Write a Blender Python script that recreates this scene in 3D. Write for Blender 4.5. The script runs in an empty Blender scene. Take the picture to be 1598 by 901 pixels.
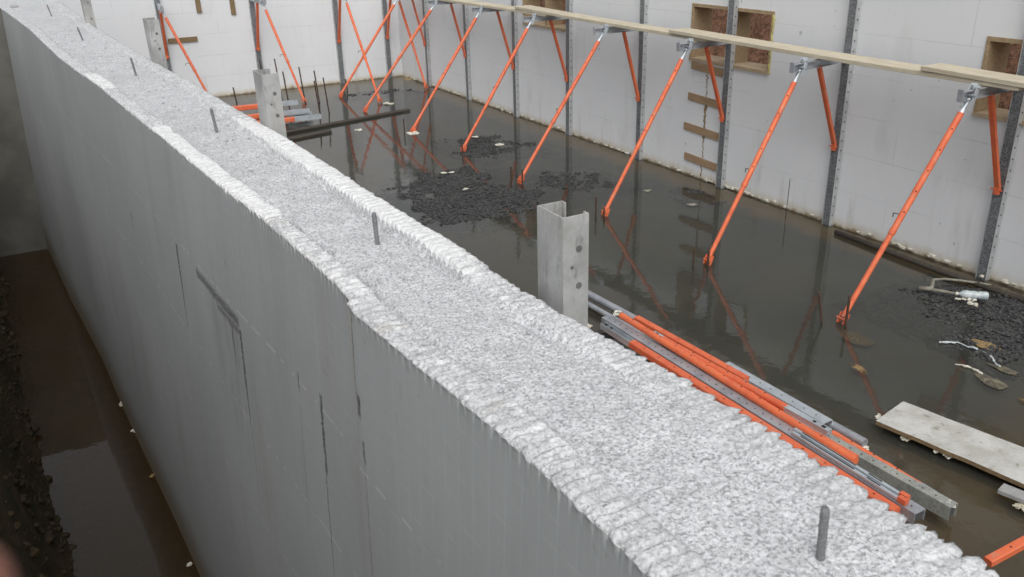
import bpy, math, random
import numpy as np
from mathutils import Vector, Matrix
random.seed(7)
RNG = np.random.RandomState(11)
sc = bpy.context.scene
col = sc.collection

# ------------------------------------------------------------------ camera
YAW, PIT, ROL = 0.507538, 0.406704, -0.025973
fw = Vector((math.sin(YAW)*math.cos(PIT), math.cos(YAW)*math.cos(PIT), -math.sin(PIT)))
rt = Vector((math.cos(YAW), -math.sin(YAW), 0)); up = rt.cross(fw)
rt2 = rt*math.cos(ROL) + up*math.sin(ROL); up2 = -rt*math.sin(ROL) + up*math.cos(ROL)
cd = bpy.data.cameras.new('camera'); cam = bpy.data.objects.new('camera', cd); col.objects.link(cam)
cam.matrix_world = Matrix(((rt2.x, up2.x, -fw.x, 0), (rt2.y, up2.y, -fw.y, 0), (rt2.z, up2.z, -fw.z, 3.2), (0, 0, 0, 1)))
cd.sensor_width = 36; cd.lens = 1353.4/1598*36; cd.clip_start = 0.01; cd.clip_end = 600
cd.dof.use_dof = True; cd.dof.focus_distance = 4.5; cd.dof.aperture_fstop = 14
sc.camera = cam

# ------------------------------------------------------------------ light
w = bpy.data.worlds.new('World'); sc.world = w; w.use_nodes = True
nt = w.node_tree; nt.nodes.clear()
sky = nt.nodes.new('ShaderNodeTexSky'); sky.sky_type = 'NISHITA'; sky.sun_disc = False
SUN_EL, SUN_AZ = 52, 205          # degrees; azimuth of the sun measured from +Y towards +X
sky.sun_elevation = math.radians(SUN_EL); sky.sun_rotation = math.radians(SUN_AZ)
sky.air_density = 1.0; sky.dust_density = 4.0; sky.ozone_density = 1.0
hs = nt.nodes.new('ShaderNodeHueSaturation'); hs.inputs['Saturation'].default_value = 0.12
bg = nt.nodes.new('ShaderNodeBackground'); bg.inputs['Strength'].default_value = 0.15
wo = nt.nodes.new('ShaderNodeOutputWorld')
nt.links.new(sky.outputs[0], hs.inputs['Color']); nt.links.new(hs.outputs[0], bg.inputs['Color']); nt.links.new(bg.outputs[0], wo.inputs[0])
sd = bpy.data.lights.new('sun', 'SUN'); sd.energy = 0.6; sd.angle = math.radians(60); sd.color = (1, 0.985, 0.965)
so = bpy.data.objects.new('sun', sd); col.objects.link(so)
el, az = math.radians(SUN_EL), math.radians(SUN_AZ)
sdir = Vector((math.sin(az)*math.cos(el), math.cos(az)*math.cos(el), math.sin(el)))
so.rotation_euler = sdir.to_track_quat('Z', 'Y').to_euler(); so.location = (0, 0, 20)
sc.view_settings.view_transform = 'Standard'; sc.view_settings.look = 'None'
sc.view_settings.gamma = 1; sc.view_settings.exposure = 0.08
sc.view_settings.use_curve_mapping = False
sc.render.engine = 'CYCLES'
sc.cycles.max_bounces = 8

# ------------------------------------------------------------------ node helpers
class NT:
    def __init__(s, name):
        s.m = bpy.data.materials.new(name); s.m.use_nodes = True; s.t = s.m.node_tree; s.t.nodes.clear()
        s.out = s.t.nodes.new('ShaderNodeOutputMaterial')
        g = s.t.nodes.new('ShaderNodeNewGeometry'); s.pos = g.outputs['Position']; s.nor = g.outputs['Normal']
        x = s.t.nodes.new('ShaderNodeSeparateXYZ'); s.t.links.new(s.pos, x.inputs[0]); s.X, s.Y, s.Z = x.outputs
    def put(s, sock, v):
        if v is None: return
        if hasattr(v, 'links') or hasattr(v, 'is_output'): s.t.links.new(v, sock)
        elif isinstance(v, (tuple, list)) and len(v) == 3 and sock.type == 'RGBA': sock.default_value = (*v, 1)
        else: sock.default_value = v
    def math(s, op, a, b=None, c=None, clamp=False):
        n = s.t.nodes.new('ShaderNodeMath'); n.operation = op; n.use_clamp = clamp
        s.put(n.inputs[0], a); s.put(n.inputs[1], b)
        if c is not None: s.put(n.inputs[2], c)
        return n.outputs[0]
    def noise(s, scale, detail=4, rough=.55, vec=None, stretch=None, dist=0):
        n = s.t.nodes.new('ShaderNodeTexNoise'); n.inputs['Scale'].default_value = scale
        n.inputs['Detail'].default_value = detail; n.inputs['Roughness'].default_value = rough
        n.inputs['Distortion'].default_value = dist
        v = vec or s.pos
        if stretch:
            m = s.t.nodes.new('ShaderNodeMapping'); m.inputs['Scale'].default_value = stretch
            s.t.links.new(v, m.inputs[0]); v = m.outputs[0]
        s.t.links.new(v, n.inputs['Vector']); return n.outputs['Fac']
    def voro(s, scale, feature='F1', rnd=1, stretch=None):
        n = s.t.nodes.new('ShaderNodeTexVoronoi'); n.feature = feature; n.inputs['Scale'].default_value = scale
        n.inputs['Randomness'].default_value = rnd
        v = s.pos
        if stretch:
            m = s.t.nodes.new('ShaderNodeMapping'); m.inputs['Scale'].default_value = stretch
            s.t.links.new(v, m.inputs[0]); v = m.outputs[0]
        s.t.links.new(v, n.inputs['Vector']); return n.outputs['Distance'], n.outputs.get('Color')
    def ramp(s, f, a, b, lo=0., hi=1.):
        n = s.t.nodes.new('ShaderNodeMapRange'); n.interpolation_type = 'SMOOTHSTEP'
        s.put(n.inputs[0], f); n.inputs[1].default_value = a; n.inputs[2].default_value = b
        n.inputs[3].default_value = lo; n.inputs[4].default_value = hi; return n.outputs[0]
    def mix(s, f, a, b):
        n = s.t.nodes.new('ShaderNodeMix'); n.data_type = 'RGBA'
        s.put(n.inputs[0], f); s.put(n.inputs[6], a); s.put(n.inputs[7], b); return n.outputs[2]
    def bump(s, h, strength=.5, dist=.01, normal=None):
        n = s.t.nodes.new('ShaderNodeBump'); n.inputs['Strength'].default_value = strength; n.inputs['Distance'].default_value = dist
        s.t.links.new(h, n.inputs['Height'])
        if normal: s.t.links.new(normal, n.inputs['Normal'])
        return n.outputs[0]
    def pbr(s, color, rough=.6, metal=0, normal=None, spec=.5):
        p = s.t.nodes.new('ShaderNodeBsdfPrincipled')
        s.put(p.inputs['Base Color'], color); s.put(p.inputs['Roughness'], rough); s.put(p.inputs['Metallic'], metal)
        p.inputs['Specular IOR Level'].default_value = spec
        if normal: s.t.links.new(normal, p.inputs['Normal'])
        s.t.links.new(p.outputs[0], s.out.inputs[0]); return s.m

def m_orange():
    n = NT('orange_paint'); a = n.noise(9, 5); b = n.noise(60, 3)
    c = n.mix(n.ramp(a, .35, .7), (.84, .19, .070), (.72, .14, .055))
    c = n.mix(n.ramp(b, .62, .74, 0, .7), c, (.30, .09, .05))
    oi = n.t.nodes.new('ShaderNodeObjectInfo'); c = n.mix(n.math('MULTIPLY', oi.outputs['Random'], .35), c, (.56, .10, .05))
    g = n.noise(18, 6, .7, stretch=(1, 1, .4))
    c = n.mix(n.ramp(g, .54, .68, 0, .6), c, (.46, .30, .22)); c = n.mix(n.ramp(n.noise(70, 5, .7), .60, .68, 0, .7), c, (.36, .33, .30))
    return n.pbr(c, n.ramp(a, .3, .7, .38, .6), 0)
def m_galv(name='galvanised_steel', base=(.50, .52, .55), dark=(.30, .32, .35), metal=.55):
    n = NT(name); d, c0 = n.voro(55); a = n.noise(6, 5)
    c = n.mix(n.ramp(a, .35, .68), base, dark)
    sv = n.math('MULTIPLY', d, 1.2); c = n.mix(n.math('MULTIPLY', sv, .35), c, (.62, .64, .67))
    g = n.noise(22, 6, .7); c = n.mix(n.ramp(g, .60, .70, 0, .55), c, (.42, .40, .36))
    return n.pbr(c, n.ramp(a, .3, .7, .35, .55), metal)
def m_post():
    n = NT('splattered_post_steel'); a = n.noise(7, 6, .65); b = n.noise(40, 5, .7, stretch=(1, 1, .35)); d = n.noise(3, 3)
    c = n.mix(n.ramp(a, .38, .64), (.50, .505, .50), (.34, .345, .335))
    c = n.mix(n.ramp(b, .56, .66, 0, .6), c, (.20, .20, .195))
    c = n.mix(n.ramp(d, .52, .70, 0, .5), c, (.47, .46, .43))
    return n.pbr(c, .7, .15, n.bump(b, .35, .003))
def m_steel_dark():
    n = NT('dark_steel'); a = n.noise(14, 5)
    return n.pbr(n.mix(a, (.10, .105, .11), (.17, .175, .18)), .5, .5)
def m_black():
    n = NT('hole_black'); return n.pbr((.012, .012, .012), .9)
def m_rust():
    n = NT('rusty_rebar'); a = n.noise(90, 4); 
    return n.pbr(n.mix(a, (.045, .028, .02), (.10, .06, .04)), .8, .1, n.bump(a, .5, .002))
def m_rebar_grey():
    n = NT('cement_coated_rebar'); a = n.noise(240, 5, .7); b = n.noise(50, 3)
    c = n.mix(n.ramp(a, .4, .65), (.17, .175, .18), (.27, .275, .275)); c = n.mix(n.ramp(b, .55, .7, 0, .6), c, (.27, .27, .26))
    return n.pbr(c, .65, .2, n.bump(a, .7, .0015))
def m_wood(name, c1, c2, axis=(1, .12, 1), scale=34):
    n = NT(name); a = n.noise(scale, 6, .65, stretch=axis, dist=.4); b = n.noise(3, 3)
    c = n.mix(n.ramp(a, .36, .66), c1, c2)
    c = n.mix(n.ramp(b, .45, .75, 0, .35), c, tuple(v*.62 for v in c1))
    return n.pbr(c, .75, 0, n.bump(a, .3, .002))

def crumb_nodes(n):
    """lumpy cement paste: returns (height, dark crevice mask, fleck mask)"""
    wv = n.t.nodes.new('ShaderNodeVectorMath'); wv.operation = 'ADD'
    nz = n.t.nodes.new('ShaderNodeTexNoise'); nz.inputs['Scale'].default_value = 90; nz.inputs['Detail'].default_value = 3; n.t.links.new(n.pos, nz.inputs['Vector'])
    sc_ = n.t.nodes.new('ShaderNodeVectorMath'); sc_.operation = 'SCALE'; sc_.inputs['Scale'].default_value = .012; n.t.links.new(nz.outputs['Color'], sc_.inputs[0])
    n.t.links.new(n.pos, wv.inputs[0]); n.t.links.new(sc_.outputs[0], wv.inputs[1])
    v = n.t.nodes.new('ShaderNodeTexVoronoi'); v.feature = 'SMOOTH_F1'; v.inputs['Scale'].default_value = 125; v.inputs['Smoothness'].default_value = .35; n.t.links.new(wv.outputs[0], v.inputs['Vector'])
    d = v.outputs['Distance']; a = n.noise(190, 4, .65); e = n.noise(48, 4, .6)
    hgt = n.math('ADD', n.math('MULTIPLY', d, -1.0), n.math('MULTIPLY', a, -.55))
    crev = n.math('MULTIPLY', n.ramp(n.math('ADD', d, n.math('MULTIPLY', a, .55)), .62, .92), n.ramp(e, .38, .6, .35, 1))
    fl = n.math('MULTIPLY', n.ramp(n.noise(230, 2, .5), .655, .71), n.ramp(n.noise(12, 3), .4, .6, .3, 1))
    return hgt, crev, fl
def m_concrete_top():
    n = NT('rough_concrete'); hgt, crev, fl = crumb_nodes(n)
    b = n.noise(16, 5, .6); f = n.noise(2.2, 3)
    c = n.mix(n.ramp(b, .3, .7), (.74, .75, .765), (.62, .63, .645))
    c = n.mix(n.ramp(f, .5, .72, 0, .30), c, (.46, .47, .47))
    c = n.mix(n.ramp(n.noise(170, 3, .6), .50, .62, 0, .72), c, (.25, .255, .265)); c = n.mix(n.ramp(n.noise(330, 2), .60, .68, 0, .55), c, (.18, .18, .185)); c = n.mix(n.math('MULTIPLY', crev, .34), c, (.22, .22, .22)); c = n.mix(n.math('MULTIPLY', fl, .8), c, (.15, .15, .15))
    return n.pbr(c, .9, 0, n.bump(hgt, .6, .0035), .25)
def m_foam_top():
    n = NT('foam_edge')
    at = n.t.nodes.new('ShaderNodeAttribute'); at.attribute_name = 'cover'; cov = at.outputs['Fac']
    hgt, crev, fl = crumb_nodes(n); b = n.noise(30, 5, .65)
    white = n.mix(n.ramp(b, .35, .7), (.77, .775, .775), (.66, .665, .665))
    con = n.mix(n.ramp(n.noise(16, 4), .3, .7), (.70, .71, .72), (.58, .59, .60))
    con = n.mix(n.ramp(n.noise(170, 3, .6), .50, .63, 0, .6), con, (.27, .275, .28))
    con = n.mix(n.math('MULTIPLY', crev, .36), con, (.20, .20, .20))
    f = n.ramp(n.math('ADD', cov, n.math('MULTIPLY', n.math('SUBTRACT', b, .5), 1.6)), .35, .65)
    c = n.mix(f, white, con)
    g = n.noise(7, 4); c = n.mix(n.ramp(g, .62, .76, 0, .45), c, (.40, .35, .26))
    c = n.mix(n.math('MULTIPLY', fl, .55), c, (.14, .14, .135))
    return n.pbr(c, .88, 0, n.bump(hgt, .6, .004), .25)

def m_foam_face(name='foam_face', near=True):
    """expanded foam panels: courses every 0.406 m, fine ribs, gaps and dirt"""
    n = NT(name)
    U = n.Y
    big = n.noise(.9, 4, .55); fine = n.noise(60, 3); smear = n.noise(5, 5, .6, stretch=(1, 1, .22))
    c = n.mix(n.ramp(big, .3, .7), (.395, .41, .412), (.345, .36, .362))  # white foam toned down to grey, trench shade put into the base colour
    c = n.mix(n.ramp(smear, .5, .74, 0, .35), c, (.30, .285, .25))
    wob = n.math('MULTIPLY', n.math('SUBTRACT', n.noise(35, 3), .5), .016)
    Uw = n.math('ADD', U, wob); Zw = n.math('ADD', n.Z, wob)
    # fine vertical ribs
    rib = n.math('PINGPONG', U, .0254); ribm = n.ramp(rib, .0, .006, 1, 0)
    ribv = n.ramp(n.noise(2.5, 2), .35, .65)
    c = n.mix(n.math('MULTIPLY', ribm, n.ramp(n.noise(2.5, 4), .35, .65, .03, .13)), c, (.50, .555, .55))
    hz = n.ramp(n.math('PINGPONG', n.Z, .0254), .0, .005, 1, 0); c = n.mix(n.math('MULTIPLY', hz, n.ramp(n.noise(20, 4), .45, .65, 0, .22)), c, (.52, .525, .52))
    dm = n.noise(3.2, 6, .7, stretch=(1, 1, .12)); c = n.mix(n.ramp(dm, .52, .72, 0, .20), c, (.235, .24, .235))
    sp_ = n.noise(26, 5, .7); c = n.mix(n.ramp(sp_, .60, .72, 0, .30), c, (.22, .215, .20))
    # course joints with a dashed bright rub
    zz = n.math('PINGPONG', n.math('SUBTRACT', n.Z, 2.045), .2032)
    cj = n.ramp(zz, .0, .006, 1, 0); dash = n.ramp(n.noise(26, 2, .5, stretch=(1, 1, .1)), .48, .56)
    c = n.mix(n.math('MULTIPLY', n.math('MULTIPLY', cj, dash), .38), c, (.80, .80, .78))
    cj2 = n.ramp(n.math('PINGPONG', n.math('SUBTRACT', n.Z, 2.045), .4064*.5), .0, .0035, 1, 0)
    c = n.mix(n.math('MULTIPLY', cj2, .15), c, (.2, .2, .19))
    tot = None; jg = n.math('MULTIPLY', n.math('SUBTRACT', n.noise(75, 5, .65), .5), 2.4)
    def crack(y0, z0, z1, wd, taper=True, amt=1.0, lean=0.0):
        nonlocal tot
        yy = n.math('ADD', Uw, n.math('MULTIPLY', n.Z, -lean)) if lean else Uw
        dy = n.math('ABSOLUTE', n.math('SUBTRACT', yy, y0 - lean*z0))
        wdt = n.ramp(n.Z, z0, z1, wd*(.25 if taper else 1), wd) if taper else wd
        a = n.math('ADD', n.math('DIVIDE', dy, wdt), jg); a = n.ramp(a, .5, 1.1, amt, 0)
        r = n.math('MULTIPLY', n.ramp(Zw, z0, z0+.03), n.ramp(Zw, z1-.012, z1+.006, 1, 0))
        k = n.math('MULTIPLY', a, r); tot = k if tot is None else n.math('MAXIMUM', tot, k)
    def hcrack(za, y0, y1, wd, amt=1.0, lean=0.0):
        nonlocal tot
        zz = n.math('SUBTRACT', Zw, n.math('MULTIPLY', n.Y, lean)) if lean else Zw
        a = n.ramp(n.math('ADD', n.math('DIVIDE', n.math('ABSOLUTE', n.math('SUBTRACT', zz, za-lean*y0)), wd), jg), .3, 1.3, amt, 0)
        r = n.math('MULTIPLY', n.ramp(Uw, y0, y0+.02), n.ramp(Uw, y1-.02, y1, 1, 0))
        k = n.math('MULTIPLY', a, r); tot = k if tot is None else n.math('MAXIMUM', tot, k)
    if near:
        crack(3.52, 1.62, 2.02, .016); crack(3.56, 1.45, 1.66, .006, amt=.3)
        hcrack(2.0, 2.66, 3.22, .020, .85); hcrack(1.965, 2.64, 2.95, .016, .6)
        crack(2.665, 1.60, 1.98, .017, amt=.95); crack(2.76, 1.80, 1.97, .014, amt=.75); crack(2.66, 1.2, 1.62, .006, amt=.35)
        crack(3.0, 1.55, 1.98, .006, amt=.25)
        crack(1.935, 1.83, 2.085, .0105, False); crack(1.94, 1.35, 1.86, .006, amt=.6)
        crack(2.11, 2.0, 2.07, .006, False, amt=.8); crack(2.12, 1.6, 2.0, .003, False, amt=.3)
        crack(1.625, 2.10, 2.5, .0045, amt=.75); crack(1.615, 2.17, 2.245, .012, False, amt=.95); crack(1.60, 1.5, 2.1, .0028, False, amt=.35)
        crack(1.60, 2.06, 2.13, .009, False, amt=.7)
        crack(4.55, 1.77, 1.88, .012, amt=.8); crack(2.75, 2.15, 2.2, .006, amt=.4)
        crack(5.9, 1.3, 1.6, .012, amt=.3); crack(8.0, 1.2, 1.5, .02, amt=.2)
    if tot is not None:
        tot = n.math('MULTIPLY', tot, n.ramp(n.noise(130, 4, .7), .36, .60, .25, .92)); c = n.mix(tot, c, (.05, .048, .044))
    if near:
        # soft grime washed down from the broken block
        gy = n.ramp(n.math('ABSOLUTE', n.math('SUBTRACT', Uw, 2.80)), .02, .34, 1, 0); gz = n.math('MULTIPLY', n.ramp(n.Z, 1.25, 1.95), n.ramp(n.Z, 1.98, 2.04, 1, 0))
        c = n.mix(n.math('MULTIPLY', n.math('MULTIPLY', gy, gz), n.ramp(n.noise(9, 5, .7, stretch=(1, 1, .15)), .38, .66, 0, .55)), c, (.16, .155, .145))
    # stained joint, silt line above the water
    st = n.math('MULTIPLY', n.ramp(n.math('ABSOLUTE', n.math('SUBTRACT', Uw, 1.655)), 0, .05, 1, 0), n.ramp(n.Z, 1.9, 2.45))
    c = n.mix(n.math('MULTIPLY', st, .28), c, (.34, .26, .16))
    silt = n.ramp(n.math('ADD', n.Z, n.math('MULTIPLY', n.noise(6, 4), .12)), -.05, .35, .8, 0)
    c = n.mix(silt, c, (.20, .15, .09))
    h = n.math('SUBTRACT', n.math('MULTIPLY', fine, .15), n.math('ADD', n.math('MULTIPLY', ribm, .05), n.math('MULTIPLY', tot, 2.0) if tot is not None else 0))
    return n.pbr(c, .8, 0, n.bump(h, .5, .006), .3)

def m_wall(name, along):
    """white foam wall: along = 'Y' or 'X'"""
    n = NT(name); U = n.Y if along == 'Y' else n.X
    big = n.noise(.7, 4, .5); smear = n.noise(2.2, 6, .62, stretch=(1, 1, .35)); fine = n.noise(40, 4)
    c = n.mix(n.ramp(big, .3, .7), (.80, .815, .83), (.76, .775, .79))
    c = n.mix(n.ramp(smear, .54, .78, 0, .30), c, (.50, .50, .50))
    wob = n.math('MULTIPLY', n.math('SUBTRACT', n.noise(8, 3), .5), .01)
    br = n.t.nodes.new('ShaderNodeTexBrick'); v = n.t.nodes.new('ShaderNodeCombineXYZ')
    n.put(v.inputs[0], n.math('ADD', U, wob)); n.put(v.inputs[1], n.math('ADD', n.math('ADD', n.Z, 8.13), wob)); n.t.links.new(v.outputs[0], br.inputs[0])
    br.inputs['Scale'].default_value = 1; br.inputs['Brick Width'].default_value = 1.22; br.inputs['Row Height'].default_value = .4064
    br.inputs['Mortar Size'].default_value = .004; br.inputs['Mortar Smooth'].default_value = .3; br.offset = .5
    br.inputs['Color1'].default_value = (0, 0, 0, 1); br.inputs['Color2'].default_value = (.35, .35, .35, 1); br.inputs['Mortar'].default_value = (1, 1, 1, 1)
    sel = n.ramp(n.noise(1.6, 3), .42, .62)
    c = n.mix(n.math('MULTIPLY', br.outputs['Fac'], n.math('ADD', n.math('MULTIPLY', sel, .24), .03)), c, (.25, .25, .25))
    rib = n.ramp(n.math('PINGPONG', U, .0762), .0, .008, 1, 0)
    c = n.mix(n.math('MULTIPLY', rib, .05), c, (.45, .45, .45))
    spots = n.ramp(n.noise(11, 2), .73, .76, 0, .55); c = n.mix(spots, c, (.30, .30, .29))
    # grey smears low on the wall and silt at the water line
    up_ = n.noise(5, 5, .6, stretch=(1, 1, .15))
    c = n.mix(n.math('MULTIPLY', n.ramp(up_, .54, .72, 0, .42), n.ramp(n.Z, .15, .75, 1, 0)), c, (.44, .42, .37))
    jag = n.math('MULTIPLY', n.math('SUBTRACT', n.noise(9, 5), .5), .12)
    c = n.mix(n.ramp(n.math('ADD', n.Z, jag), .02, .13, .65, 0), c, (.58, .52, .38))
    c = n.mix(n.ramp(n.math('ADD', n.Z, jag), -.01, .045, .9, 0), c, (.24, .17, .08))
    h = n.math('SUBTRACT', n.math('MULTIPLY', fine, .3), br.outputs['Fac'])
    return n.pbr(c, .75, 0, n.bump(h, .35, .005), .3)

def m_floor():
    n = NT('wet_floor'); a = n.noise(1.1, 5, .6); b = n.noise(9, 5, .65); e = n.noise(50, 4, .7)
    c = n.mix(n.ramp(a, .3, .7), (.165, .170, .158), (.115, .120, .112))
    c = n.mix(n.ramp(b, .5, .75, 0, .55), c, (.17, .145, .10)); c = n.mix(n.ramp(n.noise(.6, 6, .7), .50, .64, 0, .6), c, (.20, .18, .13))
    och = (.46, .31, .12)
    jx = n.math('MULTIPLY', n.math('SUBTRACT', n.noise(2.2, 4), .5), .35)
    r = n.ramp(n.math('ADD', n.X, jx), 6.95, 7.3, 0, .95); c = n.mix(r, c, och)
    r = n.ramp(n.math('ADD', n.Y, n.math('MULTIPLY', jx, 2)), 15.9, 17.2, 0, .85); c = n.mix(r, c, (.36, .27, .14))
    r = n.ramp(n.math('ADD', n.X, n.math('ADD', jx, n.math('MULTIPLY', n.Y, .03))), 4.2, 4.75, .85, 0); c = n.mix(r, c, (.17, .115, .05))
    r = n.ramp(n.math('ADD', n.Y, jx), 2.3, 3.3, .85, 0); c = n.mix(r, c, (.33, .21, .08))
    c = n.mix(n.ramp(e, .55, .75, 0, .5), c, (.05, .045, .035))
    return n.pbr(c, .85, 0, n.bump(e, .4, .01), .2)
def m_water(name, tint, amp=.0006, ior=1.47, milk=1.0):
    n = NT(name)
    h = n.math('ADD', n.noise(3, 2), n.math('MULTIPLY', n.noise(17, 2), .25)); nm = n.bump(h, .35, amp*10)
    fr = n.t.nodes.new('ShaderNodeFresnel'); fr.inputs[0].default_value = ior; n.t.links.new(nm, fr.inputs['Normal'])
    gl = n.t.nodes.new('ShaderNodeBsdfGlossy'); gl.inputs['Roughness'].default_value = .012; n.t.links.new(nm, gl.inputs['Normal'])
    tr = n.t.nodes.new('ShaderNodeBsdfTransparent'); tr.inputs[0].default_value = (*tint, 1)
    df = n.t.nodes.new('ShaderNodeBsdfDiffuse'); df.inputs[0].default_value = (tint[0]*.105*milk, tint[1]*.106*milk, tint[2]*.096*milk, 1)
    m0 = n.t.nodes.new('ShaderNodeMixShader'); m0.inputs[0].default_value = .35
    n.t.links.new(tr.outputs[0], m0.inputs[1]); n.t.links.new(df.outputs[0], m0.inputs[2])
    m1 = n.t.nodes.new('ShaderNodeMixShader'); n.t.links.new(fr.outputs[0], m1.inputs[0])
    n.t.links.new(m0.outputs[0], m1.inputs[1]); n.t.links.new(gl.outputs[0], m1.inputs[2]); n.t.links.new(m1.outputs[0], n.out.inputs[0])
    return n.m
def m_soil():
    n = NT('soil'); a = n.noise(1.3, 6, .65); b = n.noise(14, 6, .7); e = n.noise(70, 4, .7)
    c = n.mix(n.ramp(a, .3, .7), (.085, .062, .036), (.045, .036, .022))
    c = n.mix(n.ramp(b, .5, .7, 0, .8), c, (.13, .095, .052))
    g = n.noise(5, 5, .7); c = n.mix(n.ramp(g, .52, .66, 0, .7), c, (.035, .042, .018))
    c = n.mix(n.ramp(e, .62, .72, 0, .7), c, (.16, .14, .11))
    red = n.mix(n.ramp(b, .4, .62), (.25, .13, .08), (.10, .048, .03)); red = n.mix(n.ramp(e, .54, .66, 0, .8), red, (.40, .27, .19)); red = n.mix(n.ramp(n.noise(30, 4, .7), .56, .66, 0, .85), red, (.05, .03, .02))
    c = n.mix(n.ramp(n.X, 7.5, 7.9), c, red)
    return n.pbr(c, .9, 0, n.bump(n.math('ADD', b, n.math('MULTIPLY', e, .4)), .8, .04), .2)
def m_gravel():
    n = NT('wet_gravel'); a = n.noise(45, 3); b = n.noise(200, 3)
    c = n.mix(n.ramp(a, .35, .65), (.022, .023, .024), (.075, .075, .073)); c = n.mix(n.ramp(b, .58, .72, 0, .6), c, (.15, .147, .14))
    return n.pbr(c, .55, 0, n.bump(b, .5, .004))
def m_white_board():
    n = NT('stained_white_board'); a = n.noise(5, 6, .65); b = n.noise(38, 5, .7); e = n.noise(11, 4)
    c = n.mix(n.ramp(a, .35, .7), (.60, .60, .57), (.43, .42, .37)); c = n.mix(n.ramp(b, .58, .70, 0, .6), c, (.20, .185, .15))
    c = n.mix(n.ramp(e, .60, .72, 0, .7), c, (.22, .19, .14))
    return n.pbr(c, .7, 0, n.bump(b, .3, .003))
def simple(name, c1, c2, rough=.7, metal=0, sc_=20):
    n = NT(name); a = n.noise(sc_, 5); return n.pbr(n.mix(n.ramp(a, .35, .68), c1, c2), rough, metal, n.bump(a, .3, .003))

M = dict(holegrey=simple('hole_grey', (.13, .13, .13), (.17, .17, .165), .8), darkfoam=simple('dark_foam', (.17, .165, .145), (.115, .11, .095), .8, 0, 2.5), orange=m_orange(), galv=m_galv(), bright=m_galv('bright_zinc', (.62, .68, .72), (.42, .47, .50), .5),
         olive=m_galv('dull_zinc', (.36, .37, .30), (.22, .225, .19), .25), post=m_post(), pstrip=m_galv('post_flange_steel', (.50, .51, .50), (.34, .35, .345), .2), dark=m_steel_dark(), postshade=m_galv('post_shade_steel', (.055, .065, .072), (.10, .11, .115), .2), black=m_black(),
         rust=m_rust(), rebar=m_rebar_grey(), pale=m_wood('pale_plank_wood', (.62, .56, .43), (.52, .45, .33)),
         cleat=m_wood('cleat_wood', (.40, .275, .165), (.32, .21, .12)), cleatd=m_wood('ochre_cleat_wood', (.27, .19, .10), (.20, .135, .07), (1, 1, 1)),
         buck=m_wood('window_frame_wood', (.40, .30, .18), (.30, .21, .12), (1, 1, 1)), sill=m_wood('sill_wood', (.50, .40, .27), (.40, .30, .19)),
         darkwood=m_wood('soaked_wood', (.045, .038, .03), (.075, .062, .045), (.12, 1, 1)),
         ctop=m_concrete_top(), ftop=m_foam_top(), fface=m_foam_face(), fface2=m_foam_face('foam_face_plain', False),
         wallY=m_wall('white_foam_wall_long', 'Y'), wallX=m_wall('white_foam_wall_end', 'X'), floor=m_floor(),
         water=m_water('basement_water', (.82, .82, .77)), twater=m_water('trench_water', (.74, .52, .27), .0002, 1.52, 1.0), soil=m_soil(), gravel=m_gravel(),
         board=m_white_board(), foam=simple('foam_scrap', (.74, .73, .66), (.52, .48, .36), .8), plastic=simple('clear_plastic', (.42, .48, .50), (.62, .66, .66), .25),
         hose=simple('grey_hose', (.30, .29, .24), (.22, .20, .16)), film=simple('muddy_film', (.17, .15, .10), (.09, .08, .06), .4), ochre=simple('ochre_scrap', (.30, .20, .09), (.22, .15, .07)),
         skin=simple('skin', (.33, .15, .11), (.27, .115, .085), .6), yellow=simple('yellow_foam', (.62, .55, .20), (.48, .42, .14)),
         concrete=simple('concrete', (.38, .38, .37), (.30, .30, .29)))

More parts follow.
